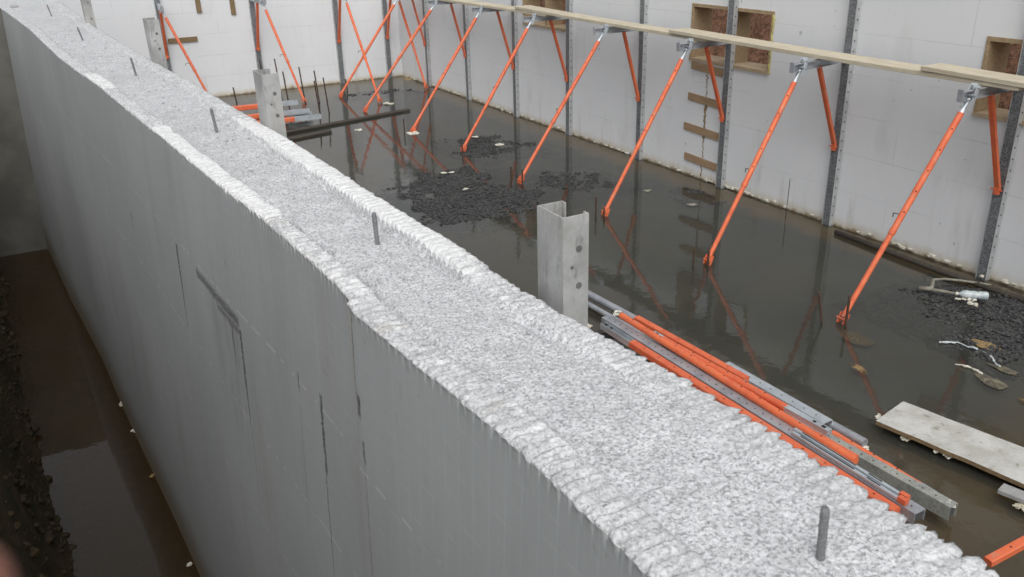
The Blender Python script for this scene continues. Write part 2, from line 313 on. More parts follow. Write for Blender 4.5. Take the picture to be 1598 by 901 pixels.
# ------------------------------------------------------------------ mesh helpers (world coordinates in, local out)
class MB:
    def __init__(s): s.v = []; s.f = []; s.mi = []; s.sm = []
    def add(s, vs, fs, mi=0, smooth=False):
        o = len(s.v); s.v += [tuple(map(float, p)) for p in vs]; s.f += [tuple(o+i for i in f) for f in fs]
        s.mi += [mi]*len(fs); s.sm += [smooth]*len(fs)
    def box(s, a, b, mi=0):
        x0, y0, z0 = a; x1, y1, z1 = b
        s.add([(x0,y0,z0),(x1,y0,z0),(x1,y1,z0),(x0,y1,z0),(x0,y0,z1),(x1,y0,z1),(x1,y1,z1),(x0,y1,z1)],
              [(0,3,2,1),(4,5,6,7),(0,1,5,4),(1,2,6,5),(2,3,7,6),(3,0,4,7)], mi)
    def sweep(s, prof, A, B, upv=(0,0,1), mi=0):
        """extrude closed 2D profile (u=side, v=up) from A to B"""
        A, B = Vector(A), Vector(B); d = (B-A).normalized(); u = d.cross(Vector(upv)).normalized(); v = u.cross(d)
        n = len(prof); vs = [A+u*p[0]+v*p[1] for p in prof]+[B+u*p[0]+v*p[1] for p in prof]
        fs = [(i, (i+1) % n, n+(i+1) % n, n+i) for i in range(n)]+[tuple(range(n))[::-1], tuple(range(n, 2*n))]
        s.add(vs, fs, mi)
    def bar(s, A, B, w_, h_, upv=(0,0,1), mi=0):
        c = min(w_, h_)*.12; a, b = w_/2, h_/2
        s.sweep([(-a+c,-b),(a-c,-b),(a,-b+c),(a,b-c),(a-c,b),(-a+c,b),(-a,b-c),(-a,-b+c)], A, B, upv, mi)
    def tube(s, A, B, r, n=14, mi=0, r2=None, caps=True):
        A, B = Vector(A), Vector(B); d = (B-A).normalized(); q = Vector((0,0,1)) if abs(d.z) < .9 else Vector((1,0,0))
        u = d.cross(q).normalized(); v = u.cross(d); r2 = r if r2 is None else r2
        ring = lambda C, R_: [C+(u*math.cos(2*math.pi*i/n)+v*math.sin(2*math.pi*i/n))*R_ for i in range(n)]
        s.add(ring(A, r)+ring(B, r2), [(i, (i+1) % n, n+(i+1) % n, n+i) for i in range(n)], mi, True)
        if caps: s.add(ring(A, r), [tuple(range(n))[::-1]], mi); s.add(ring(B, r2), [tuple(range(n))], mi)
    def path(s, pts, r, n=8, mi=0):
        """smooth tube along points; r number or list"""
        P = [Vector(p) for p in pts]; vs = []; fs = []
        for i, p in enumerate(P):
            d = (P[min(i+1, len(P)-1)]-P[max(i-1, 0)]).normalized(); q = Vector((0,0,1)) if abs(d.z) < .9 else Vector((1,0,0))
            u = d.cross(q).normalized(); v = u.cross(d); R_ = r[i] if isinstance(r, (list, tuple)) else r
            vs += [p+(u*math.cos(2*math.pi*k/n)+v*math.sin(2*math.pi*k/n))*R_ for k in range(n)]
        for i in range(len(P)-1):
            for k in range(n): fs.append((i*n+k, i*n+(k+1) % n, (i+1)*n+(k+1) % n, (i+1)*n+k))
        fs += [tuple(range(n))[::-1], tuple(range((len(P)-1)*n, len(P)*n))]
        s.add(vs, fs, mi, True)
    def disc(s, C, nrm, r, mi=1, n=9, t=.0012):
        C, d = Vector(C), Vector(nrm).normalized(); s.tube(C-d*.001, C+d*t, r, n, mi)
    def blob(s, C, r, mi=0, sq=(1,1,1), jag=.3, rnd=random, lat=3, lon=6):
        C = Vector(C); vs = [C+Vector((0,0,-r*sq[2]))]; fs = []
        for i in range(1, lat):
            t = math.pi*i/lat-math.pi/2
            for j in range(lon):
                a = 2*math.pi*(j+.5*(i % 2))/lon; k = 1+rnd.uniform(-jag, jag)
                vs.append(C+Vector((math.cos(t)*math.cos(a)*r*k*sq[0], math.cos(t)*math.sin(a)*r*k*sq[1], math.sin(t)*r*k*sq[2])))
        vs.append(C+Vector((0,0,r*sq[2])))
        for j in range(lon): fs.append((0, 1+(j+1) % lon, 1+j))
        for i in range(lat-2):
            for j in range(lon): a, b = 1+i*lon+j, 1+i*lon+(j+1) % lon; fs.append((a, b, b+lon, a+lon))
        L = len(vs)-1
        for j in range(lon): fs.append((L, L-lon+j, L-lon+(j+1) % lon))
        s.add(vs, fs, mi)
    def build(s, name, mats, parent=None, bevel=0, loc=None, smooth=None):
        me = bpy.data.meshes.new(name); o = bpy.data.objects.new(name, me); col.objects.link(o)
        off = Vector(parent['_loc']) if parent is not None and '_loc' in parent else (Vector(loc) if loc else Vector((0,0,0)))
        me.from_pydata([(p[0]-off.x, p[1]-off.y, p[2]-off.z) for p in s.v], [], s.f)
        me.materials.clear()
        for m in (mats if isinstance(mats, (list, tuple)) else [mats]): me.materials.append(m)
        me.polygons.foreach_set('material_index', s.mi); me.polygons.foreach_set('use_smooth', s.sm if smooth is None else [smooth]*len(s.f))
        me.update()
        if parent is not None:
            o.parent = parent
            if parent.type == 'MESH': pass
        elif loc: o.location = loc
        if '_loc' not in o: o['_loc'] = tuple(off)
        if bevel:
            b = o.modifiers.new('bevel', 'BEVEL'); b.width = bevel; b.segments = 2; b.limit_method = 'ANGLE'
        return o
def tag(o, label=None, cat=None, group=None, kind=None):
    if label: o['label'] = label
    if cat: o['category'] = cat
    if group: o['group'] = group
    if kind: o['kind'] = kind
    return o
def thing(name, loc, label, cat, group=None):
    o = bpy.data.objects.new(name, None); col.objects.link(o); o.location = loc; o['_loc'] = tuple(map(float, loc)); o.empty_display_size = .1
    return tag(o, label, cat, group)
def grid_mesh(name, V, mats, parent=None, attr=None, flip=False, smooth=True, loc=None):
    """V: (n,m,3) array of world points -> one mesh object"""
    n, m = V.shape[:2]; off = np.array(parent['_loc'] if parent is not None else (loc or (0,0,0)))
    me = bpy.data.meshes.new(name); idx = np.arange(n*m).reshape(n, m)
    q = np.stack([idx[:-1,:-1], idx[:-1,1:], idx[1:,1:], idx[1:,:-1]], -1).reshape(-1, 4)
    if flip: q = q[:, ::-1]
    me.vertices.add(n*m); me.vertices.foreach_set('co', (V-off).reshape(-1).astype(np.float32))
    me.loops.add(q.size); me.loops.foreach_set('vertex_index', q.reshape(-1).astype(np.int32))
    me.polygons.add(len(q)); me.polygons.foreach_set('loop_start', (np.arange(len(q))*4).astype(np.int32))
    try: me.polygons.foreach_set('loop_total', np.full(len(q), 4, np.int32))
    except Exception: pass
    me.update(calc_edges=True); me.validate()
    me.polygons.foreach_set('use_smooth', np.full(len(q), smooth)); me.materials.append(mats)
    if attr is not None:
        a = me.attributes.new('cover', 'FLOAT', 'POINT'); a.data.foreach_set('value', attr.reshape(-1).astype(np.float32))
    o = bpy.data.objects.new(name, me); col.objects.link(o)
    if parent is not None: o.parent = parent
    elif loc: o.location = loc
    o['_loc'] = tuple(map(float, off)); return o
def vnoise(x, y, seed=0):
    xi = np.floor(x).astype(np.int64); yi = np.floor(y).astype(np.int64); fx = x-xi; fy = y-yi
    fx = fx*fx*(3-2*fx); fy = fy*fy*(3-2*fy)
    def h(a, b):
        k = (a*374761393+b*668265263+seed*1442695041) & 0xffffffff
        k = ((k ^ (k >> 13))*1274126177) & 0xffffffff; k = (k ^ (k >> 16)) & 0xffffffff
        return k/4294967295.0
    return (h(xi,yi)*(1-fx)+h(xi+1,yi)*fx)*(1-fy)+(h(xi,yi+1)*(1-fx)+h(xi+1,yi+1)*fx)*fy
def fbm(x, y, oct_=4, seed=0, gain=.5):
    r = 0; a = 1; t = 0
    for i in range(oct_): r = r+a*vnoise(x*2**i, y*2**i, seed+i*17); t += a; a *= gain
    return r/t
def sstep(x, a, b): t = np.clip((x-a)/(b-a), 0, 1); return t*t*(3-2*t)

# ------------------------------------------------------------------ ground, water
def ground_z(X, Y):
    n1 = fbm(X*1.3+9, Y*1.3, 5, 3); n2 = fbm(X*6, Y*6, 4, 8)
    # left bank beside the trench: a steep, clod-strewn cut, its unseen top raised to shade the trench
    edge = np.interp(Y, [-2, 3.9, 4.6, 5.3, 6.1, 7.7, 9.5, 11], [-.20, -.24, -.26, -.31, -.35, -.43, -.47, -.56]) + (n2-.5)*.10
    zl = -.30 + sstep(edge-X, -.03, .28)*.65 + sstep(edge-X, .10, .62)*2.15 + (n1-.5)*.25*sstep(edge-X, .1, .6) + (n2-.5)*.10*sstep(edge-X, .0, .1)
    # right bank outside the long wall
    zr = -.30 + sstep(X, 8.1, 10.6)*3.3 + (n1-.5)*.7*sstep(X, 8.2, 9.2)
    zb = -.30 + sstep(Y, 18.9, 21.0)*2.4 + (n1-.5)*.5*sstep(Y, 18.9, 20.5)
    zf = -.30 + sstep(-Y, 3.6, 5.0)*2.0
    z = np.maximum(np.maximum(zl, zr), np.maximum(zb, zf))
    back = sstep(Y, 10.95, 11.1)*sstep(-X, .0, .12)
    z = z*(1-back) + back*np.maximum(z, 1.7+(n1-.5)*.3)
    far = np.maximum(np.abs(X), np.abs(Y)); z = z + sstep(far, 30, 120)*(fbm(X*.03, Y*.03, 3, 5))*6
    return z
xs = np.unique(np.concatenate([-np.geomspace(2.4, 250, 40), np.arange(-2.4, .1, .03), np.arange(.1, 8, .5), np.arange(8, 12, .12), np.geomspace(12, 250, 30)]))
ys = np.unique(np.concatenate([-np.geomspace(4, 250, 26), np.arange(-4, .5, .3), np.arange(.5, 11.6, .045), np.arange(11.6, 22, .35), np.geomspace(22, 250, 26)]))
XX, YY = np.meshgrid(xs, ys); g = grid_mesh('ground', np.stack([XX, YY, ground_z(XX, YY)], -1), M['soil']); tag(g, kind='structure')

fx = np.arange(.9, 7.48, .06); fy = np.arange(-3, 18.12, .06); FX, FY = np.meshgrid(fx, fy)
fz = -.055 + (fbm(FX*2, FY*2, 4, 21)-.5)*.03 + sstep(FX, 7.15, 7.3)*.028 + sstep(FY, 17.2, 17.6)*.03
o = grid_mesh('basement_floor', np.stack([FX, FY, fz], -1), M['floor']); tag(o, kind='structure')
b = MB(); b.add([(.9,-3,0),(7.46,-3,0),(7.46,18.12,0),(.9,18.12,0)], [(0,1,2,3)]); tag(b.build('basement_water', M['water']), kind='structure')
b = MB(); b.add([(-1.2,-3,-.15),(.55,-3,-.15),(.55,10.75,-.15),(-1.2,10.75,-.15)], [(0,1,2,3)]); tag(b.build('trench_water', M['twater']), kind='structure')

# ------------------------------------------------------------------ the near foam-block wall
TOPZ = 2.45
YL = [-1.5, .44, .65, .82, 1.0, 1.2, 1.44, 1.6, 1.92, 2.33, 2.77, 3.63, 4.8, 5.3, 6.3, 8.24, 10.73, 18.1]
XL = [.555, .551, .55, .55, .549, .538, .52, .512, .512, .497, .468, .429, .369, .33, .267, .188, .03, -.43]
YR = [-1.5, .44, .58, .70, .82, .99, 1.21, 1.37, 1.59, 1.86, 2.14, 2.49, 3.16, 3.55, 4.67, 6.15, 7.84, 10.84, 18.1]
XR = [.902, .902, .902, .903, .903, .897, .875, .862, .852, .85, .838, .834, .825, .811, .776, .704, .648, .605, .50]
xl = lambda y: np.interp(y, YL, XL); xr = lambda y: np.interp(y, YR, XR)
xlb = lambda y: np.interp(y, [-1.5, .6, 1.6, 3, 4.2, 4.8, 5.8, 6.6, 7.4, 8.9, 10.65, 18.1], [.46, .45, .42, .35, .298, .27, .21, .165, .13, .01, -.09, -.5])
wall = thing('foam_block_wall', (.7, 4, -.3), 'low grey wall of foam blocks with a rough poured concrete top, running beside the flooded trench', 'wall')
rows = np.concatenate([np.arange(-1.5, .25, .05), np.arange(.25, 1.9, .0034), np.arange(1.9, 3.8, .0042), np.arange(3.8, 7.2, .0075), np.arange(7.2, 11.2, .02), np.arange(11.2, 18.12, .1)])
def top_height(s, W, Y):
    """s = distance from the left edge; returns z offset, cover (0 foam .. 1 concrete), edge push"""
    wL = .068*W/.35*np.interp(Y, [0, 2, 5], [1, 1, .8]); wR = wL*1.0
    wob = (fbm(Y*5, s*6, 3, 51)-.5)*.020
    inL = 1-sstep(s, wL+wob-.006, wL+wob+.006); inR = sstep(s, W-wR+wob-.006, W-wR+wob+.006)
    strip = np.maximum(inL, inR)
    # teeth across the panel
    ph = Y/.0282 + (fbm(Y*7, s*0, 2, 4)-.5)*.5 + (s-.03)*1.5
    saw = np.abs((ph % 1)-.5)*2; tooth = sstep(saw, .16, .34); tid = np.floor(ph)
    tr = vnoise(tid*1.0+.5, tid*.37+.5+np.where(inL > .5, 0, 40), 9)
    whiteL = np.interp(Y, [1.5, 1.75, 2.2, 2.4, 3.6, 3.75, 4.7, 4.78, 5.25, 5.35], [.25, .6, .35, .95, .95, .25, .05, .9, .9, .0])
    whiteR = np.interp(Y, [1.3, 1.7, 1.8, 3.4, 3.7, 6, 11], [.25, .4, 1, 1, .3, .1, .1])
    white = np.where(inL > inR, whiteL, whiteR)*np.clip(.7+tr*.6, 0, 1)
    amp = np.where(Y < 1.65, .012, .021)*np.where(tr < .12, .3, .7+.35*tr)*(.35+.65*np.clip(white+.35, 0, 1))
    # big rounded lumps over the right panel close by
    ph2 = Y/.045 + (fbm(Y*9, s*3, 3, 6)-.5)*2.6 + (s-W)*5; l2 = np.sin(np.pi*(ph2 % 1))**.6
    lump = inR*sstep(1.35-Y, 0, .45)*sstep(vnoise(Y*14, s*0+2, 77), .15, .45)
    outer = np.clip(1-np.minimum(s, W-s)/(wL*.9), 0, 1)**.6
    z = strip*(tooth*amp*(1-lump*.8)*(.75+.4*fbm(s*40, Y*25, 3, 33)) + lump*l2*outer*.006*(.4+vnoise(np.floor(ph2), np.floor(ph2)*0+3, 2)))
    z = z + strip*((fbm(s*150, Y*150, 3, 31)-.5)*.0045+(fbm(s*45, Y*45, 3, 32)-.5)*.005*(1-.75*white))
    core = 1-strip
    lowmid = np.interp(Y, [1.2, 1.8, 2.6, 4, 8], [.001, .004, .006, .005, .003])
    z = z - core*lowmid*(.5+fbm(s*9, Y*5, 3, 61))
    z = z + core*((fbm(s*160, Y*160, 3, 71, .6)-.5)*.0052 + (fbm(s*28, Y*28, 3, 73)-.5)*.0028 + (fbm(s*5, Y*4, 2, 75)-.5)*.010)
    # ragged notch between panel and core in the middle stretch
    for e, k in ((wL+.006, 1), (W-wR-.008, 2)):
        nm = np.exp(-((s-e-wob)/.012)**2)*sstep(fbm(Y*9, s*4, 3, 80+k), .38, .56)*np.interp(Y, [1.1, 1.7, 3.8, 4.6], [.15, 1, 1, .35])
        z = z - nm*.017
    cover = np.clip(1-white, 0, 1)*(.55+.9*fbm(s*30, Y*30, 3, 91))
    cover = np.maximum(cover, core)
    # chipped bits on the outer lips
    lip = np.minimum(s, W-s); z = z - np.exp(-(lip/.006)**2)*(.004+.006*tr)
    return z, cover, (tooth-.5)*.011*(.5+.7*tr) + (fbm(Y*90, s*0, 3, 95)-.5)*.009 + lump*l2*.008 + (fbm(Y*3, s*0, 2, 96)-.5)*.005
W = xr(rows)-xl(rows)
NC = 104
u = np.linspace(0, 1, NC)
S = W[:, None]*u[None, :]; Yg = np.repeat(rows[:, None], NC, 1)
Z, COV, PUSH = top_height(S, W[:, None], Yg)
step = np.where(rows > 1.64, .012, 0)*np.exp(-np.maximum(rows-1.64, 0)/2.0)   # far block sits slightly back
Xg = xl(rows)[:, None]+S
fe = np.clip(1-S/.03, 0, 1); fr_ = np.clip(1-(W[:, None]-S)/.03, 0, 1)
Xg = Xg - PUSH*fe + PUSH*fr_ + (step[:, None])*np.clip(1-S/.05, 0, 1)
VT = np.stack([Xg, Yg, TOPZ+Z], -1)
iL = int(.20*NC); iR = NC-iL
# panel = top strip + outer face down to below the water, one mesh each
zst = np.array([.004, .012, .028, .06, .12, .25, .45, .8, 1.2, 1.6, 2.0, 2.4, 2.75])
def face_cols(side):
    e = VT[:, 0 if side < 0 else -1]; cols = []
    for d in zst:
        t = min(d/2.6, 1.); base = (xl(rows) if side < 0 else xr(rows)); bot = xlb(rows) if side < 0 else xr(rows)
        x = base*(1-t)+bot*t + (step if side < 0 else 0); k = math.exp(-d/.007)
        x = x*(1-k)+e[:, 0]*k + (vnoise(rows*40, rows*0+d*30, 5)-.5)*.003*math.exp(-d/.02)
        cols.append(np.stack([x, rows, TOPZ-d+(e[:, 2]-TOPZ)*math.exp(-d/.02)], -1))
    return np.stack(cols, 1)
fl = face_cols(-1); fr2 = face_cols(1)
covs = np.zeros((len(rows), len(zst)))
def panel(Vt, At, Vf, left):
    # separate meshes keep the sharp arris: top strip and face are joined as two material zones
    nf = Vf.shape[1]
    if left: V = np.concatenate([Vf[:, ::-1], Vt], 1); A = np.concatenate([covs, At], 1)
    else: V = np.concatenate([Vt, Vf], 1); A = np.concatenate([At, covs], 1)
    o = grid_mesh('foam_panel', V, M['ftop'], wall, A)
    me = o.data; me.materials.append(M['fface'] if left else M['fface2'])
    m = V.shape[1]-1; mi = np.zeros((V.shape[0]-1, m), np.int32)
    if left: mi[:, :nf-1] = 1
    else: mi[:, Vt.shape[1]:] = 1
    me.polygons.foreach_set('material_index', mi.reshape(-1)); me.polygons.foreach_set('use_smooth', (mi.reshape(-1) == 0)); return o
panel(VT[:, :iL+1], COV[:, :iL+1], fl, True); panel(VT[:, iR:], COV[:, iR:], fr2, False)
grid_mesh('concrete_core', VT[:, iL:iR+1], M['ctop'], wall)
# end caps
# concrete crumbs lying on the top belong to the core surface
b = MB(); rr = random.Random(5)
for i in range(420):
    y = .3+rr.random()**1.8*8; x = float(xl(y)+(xr(y)-xl(y))*rr.uniform(.06, .94)); b.blob((x, y, TOPZ+.001), rr.uniform(.0012, .0042)*(1+y*.12), 0, (1,1,.7), .35, rr)
b.build('concrete_crumb', M['ctop'], wall)
wall.children[-1]['kind'] = 'stuff'
def dowel(x, y, tx, ty, h):
    bb = MB(); zb = TOPZ-.02; n = int(h/.011); pts = []; rs = []
    for i in range(n*4+1):
        t = i/(n*4); pts.append((x+tx*t, y+ty*t, zb+(h+.02)*t)); rs.append(.0057+(.0006 if i % 4 in (1,) else 0)+rr.uniform(-.0002, .0002))
    rs[-1] = .0048
    bb.path(pts, rs, 14); bb.build('rebar_dowel', M['rebar'], wall)
for a in [(.752,.571,-.005,.0,.076),(.707,1.964,-.002,0,.078),(.645,3.50,-.010,.0,.09),(.578,5.16,-.012,0,.095),(.487,7.09,-.02,0,.09),(.422,9.3,-.02,0,.10)]: dowel(*a)

# posts strapped to the inner side of the near wall
def chan(wd, dp, t=.004, lip=.015):
    """C profile: web at u from 0..t, flanges along v=+-wd/2, open towards +u"""
    a = wd/2
    return [(0,-a),(dp,-a),(dp,-a+lip),(dp-t,-a+lip),(dp-t,-a+t),(t,-a+t),(t,a-t),(dp-t,a-t),(dp-t,a-lip),(dp,a-lip),(dp,a),(0,a)]
def near_post(y, top, label, lean=0, wd=.105):
    x = .928 if y < 2 else float(xr(y))+.018
    t = thing('wall_post', (x, y, -.05), label, 'post', 'short posts along the inner side of the low wall')
    b = MB(); prof = [(p[0], p[1]) for p in chan(wd, .065, .004, .016)]
    # sweep upward: side = +X, so use up vector along -Y
    A = Vector((x, y, -.05)); B = Vector((x+lean, y, top))
    b.sweep([(-p[0], p[1]) for p in prof][::-1], A, B, (0, 1, 0))
    d = (B-A).normalized()
    for k, off in ((.075, .010), (.160, .010), (.115, -.012), (.29, .010)):
        c = B-d*k; b.disc((c.x+.032+off*.8, y-wd/2-.0002, c.z), (0,-1,0), .0075 if off > 0 else .004, 1, 12)
    b.build('channel', [M['post'], M['holegrey']], t)
    return t
near_post(1.495, 2.618, 'splattered open-topped steel post with round holes, nearest of those rising beside the low wall')
near_post(3.45, 2.665, 'second nearest splattered steel post beside the low wall, in front of the stacked orange props', -.015, .135)
near_post(5.55, 2.70, 'grey steel post with three round holes beside the low wall, near the ochre crosswise cleat', -.03, .16)
near_post(8.35, 2.78, 'most distant steel post beside the low wall, cut off by the top of the photo', -.04, .18)

# ------------------------------------------------------------------ far walls
def wall_boxes(b, X0, X1, ya, yb, z0, z1, holes):
    """wall along Y with rectangular openings (y0,y1,z0,z1), made of butted blocks"""
    ys_ = sorted({ya, yb, *[h[0] for h in holes], *[h[1] for h in holes]})
    for i in range(len(ys_)-1):
        a, c = ys_[i], ys_[i+1]; h = [q for q in holes if q[0] <= a+1e-6 and q[1] >= c-1e-6]
        if h: b.box((X0, a, z0), (X1, c, h[0][2])); b.box((X0, a, h[0][3]), (X1, c, z1))
        else: b.box((X0, a, z0), (X1, c, z1))
HOLES = [(3.36, 4.74, 1.44, 2.13), (7.25, 8.62, 1.47, 2.15), (11.36, 12.76, 1.55, 2.20)]
RW = 7.44
lw = thing('foam_block_wall', (RW+.14, 7.5, -.3), 'long white foam block wall with three timber framed window openings and the braces leaning against it', 'wall')
b = MB(); wall_boxes(b, RW, RW+.065, -2.5, 18.1, -.3, 2.62, HOLES); b.build('inner_foam_panel', M['wallY'], lw)
b = MB(); wall_boxes(b, RW+.066, RW+.215, -2.5, 18.1, -.3, 2.60, HOLES); b.build('concrete_core', M['concrete'], lw)
b = MB(); wall_boxes(b, RW+.216, RW+.28, -2.5, 18.1, -.3, 2.62, HOLES); b.build('outer_foam_panel', M['wallY'], lw)
for i, (y0, y1, z0, z1) in enumerate(HOLES):
    b = MB(); t = .036; xa, xb = RW-.012, RW+.30
    ym = (y0+y1)/2
    b.box((xa, y0, z1-t), (xb, y1, z1+.003)); b.box((xa, y0, z0+t), (xb-.002, y0+t, z1-t)); b.box((xa, y1-t, z0+t), (xb-.002, y1, z1-t))
    b.box((xa+.012, ym-.022, z0+t), (xb-.004, ym+.022, z1-t))
    # rough strips of bracing board inside the box
    b.box((xa+.14, y0+t, z0+t), (xa+.155, y0+t+.05, z1-t)); b.box((xa+.14, ym+.022, z0+t), (xa+.155, ym+.10, z1-t))
    fo = b.build('window_frame', M['buck'], lw, .002)
    b = MB(); b.box((xa-.006, y0, z0-.003), (xb+.004, y1, z0+t)); b.build('sill', M['sill'], fo)
    if i == 1:
        b = MB(); r7 = random.Random(3)
        for k in range(34): b.blob((RW-.012, y0+r7.uniform(-.006, .012), z0+.02+k*.019), r7.uniform(.008, .018), 0, (.5,1,1.3), .35, r7)
        s = b.build('foam_sealant', M['yellow'], fo)
# ragged foam bead at the foot of the wall
b = MB(); r8 = random.Random(8); y = -.5
while y < 17.9:
    if r8.random() < .62: b.blob((RW-.008, y, .022+r8.uniform(-.01, .02)), r8.uniform(.012, .030), 0, (.6, 1.7, .7), .4, r8)
    y += r8.uniform(.03, .16)
s = b.build('foam_bead', M['foam'], lw); s['kind'] = 'stuff'
bw = thing('foam_block_wall', (3.5, 18.24, -.3), 'white foam block wall across the far end of the flooded floor', 'wall')
b = MB(); b.box((-.5, 18.1, -.3), (RW+.281, 18.165, 2.62)); b.build('inner_foam_panel', M['wallX'], bw)
b = MB(); b.box((-.5, 18.166, -.3), (RW+.281, 18.315, 2.60)); b.build('concrete_core', M['concrete'], bw)
b = MB(); b.box((-.5, 18.316, -.3), (RW+.281, 18.38, 2.62)); b.build('outer_foam_panel', M['wallX'], bw)
ew = thing('foam_block_wall', (-2, 10.8, -.3), 'dark foam block wall closing off the end of the muddy trench', 'wall')
b = MB(); b.box((-4.2, 10.65, -.4), (.2, 10.72, 2.45)); b.build('outer_foam_panel', M['darkfoam'], ew)  # outer panel in a darker foam tone
b = MB(); b.box((-4.2, 10.721, -.4), (.2, 10.87, 2.43)); b.build('concrete_core', M['concrete'], ew)
b = MB(); b.box((-4.2, 10.871, -.4), (.2, 10.94, 2.45)); b.build('inner_foam_panel', M['fface2'], ew)

# cleats screwed over block joints
def cleat(a, c, label, m='cleat'):
    o = thing_mesh('wood_cleat', a, c, m); tag(o, label, 'wood strip', 'wood strips fixed over wall joints'); return o
def thing_mesh(name, a, c, m, bev=.003):
    b = MB(); b.box(a, c); ctr = tuple((a[i]+c[i])/2 for i in range(3)); return b.build(name, M[m], None, bev, loc=ctr)
for y0, y1, z, lab in [(7.97,8.56,1.39,'tan wood strip on the white wall, topmost of the four under the double window'),
                    (7.96,8.59,1.00,'tan wood strip on the white wall, second from the top below the double window'),
                    (7.95,8.64,.61,'tan wood strip on the white wall, third from the top below the double window'),
                    (7.94,8.60,.22,'tan wood strip on the white wall, lowest of the four, just above the water')]:
    b = MB(); x0 = RW-.024
    b.add([(x0,y0,z-.05),(x0+.02,y0,z-.05),(x0+.02,y1,z-.02),(x0,y1,z-.02),(x0,y0,z+.045),(x0+.02,y0,z+.045),(x0+.02,y1,z+.072),(x0,y1,z+.072)],
          [(0,3,2,1),(4,5,6,7),(0,1,5,4),(1,2,6,5),(2,3,7,6),(3,0,4,7)])
    tag(b.build('wood_cleat', M['cleat'], None, .002, loc=(x0, (y0+y1)/2, z)), lab, 'wood strip', 'wood strips fixed over wall joints')
b = MB(); r9 = random.Random(2)
for k in range(60):
    z = .05+k*.023; b.blob((RW-.003, 8.27+r9.uniform(-.012, .012), z), r9.uniform(.006, .018)*(1.3 if .55 < z < 1.0 else .7), 0, (.5,1,1.5), .4, r9)
tag(b.build('foam_seam', M['ochre'], None, loc=(RW, 8.27, .7)), 'narrow brown foam seam running down the white wall behind the four wood strips', 'foam seam')
for a, c, lab in [((2.70,18.07,1.10),(3.24,18.097,1.19),'ochre wood strip lying crosswise on the far end wall'),
                  ((3.31,18.07,1.62),(3.40,18.097,2.25),'upright ochre wood strip on the far end wall, above the crosswise strip'),
                  ((3.95,18.07,1.54),(4.04,18.097,2.25),'upright ochre wood strip on the far end wall, right of the other upright strip')]:
    cleat(a, c, lab, 'cleatd')

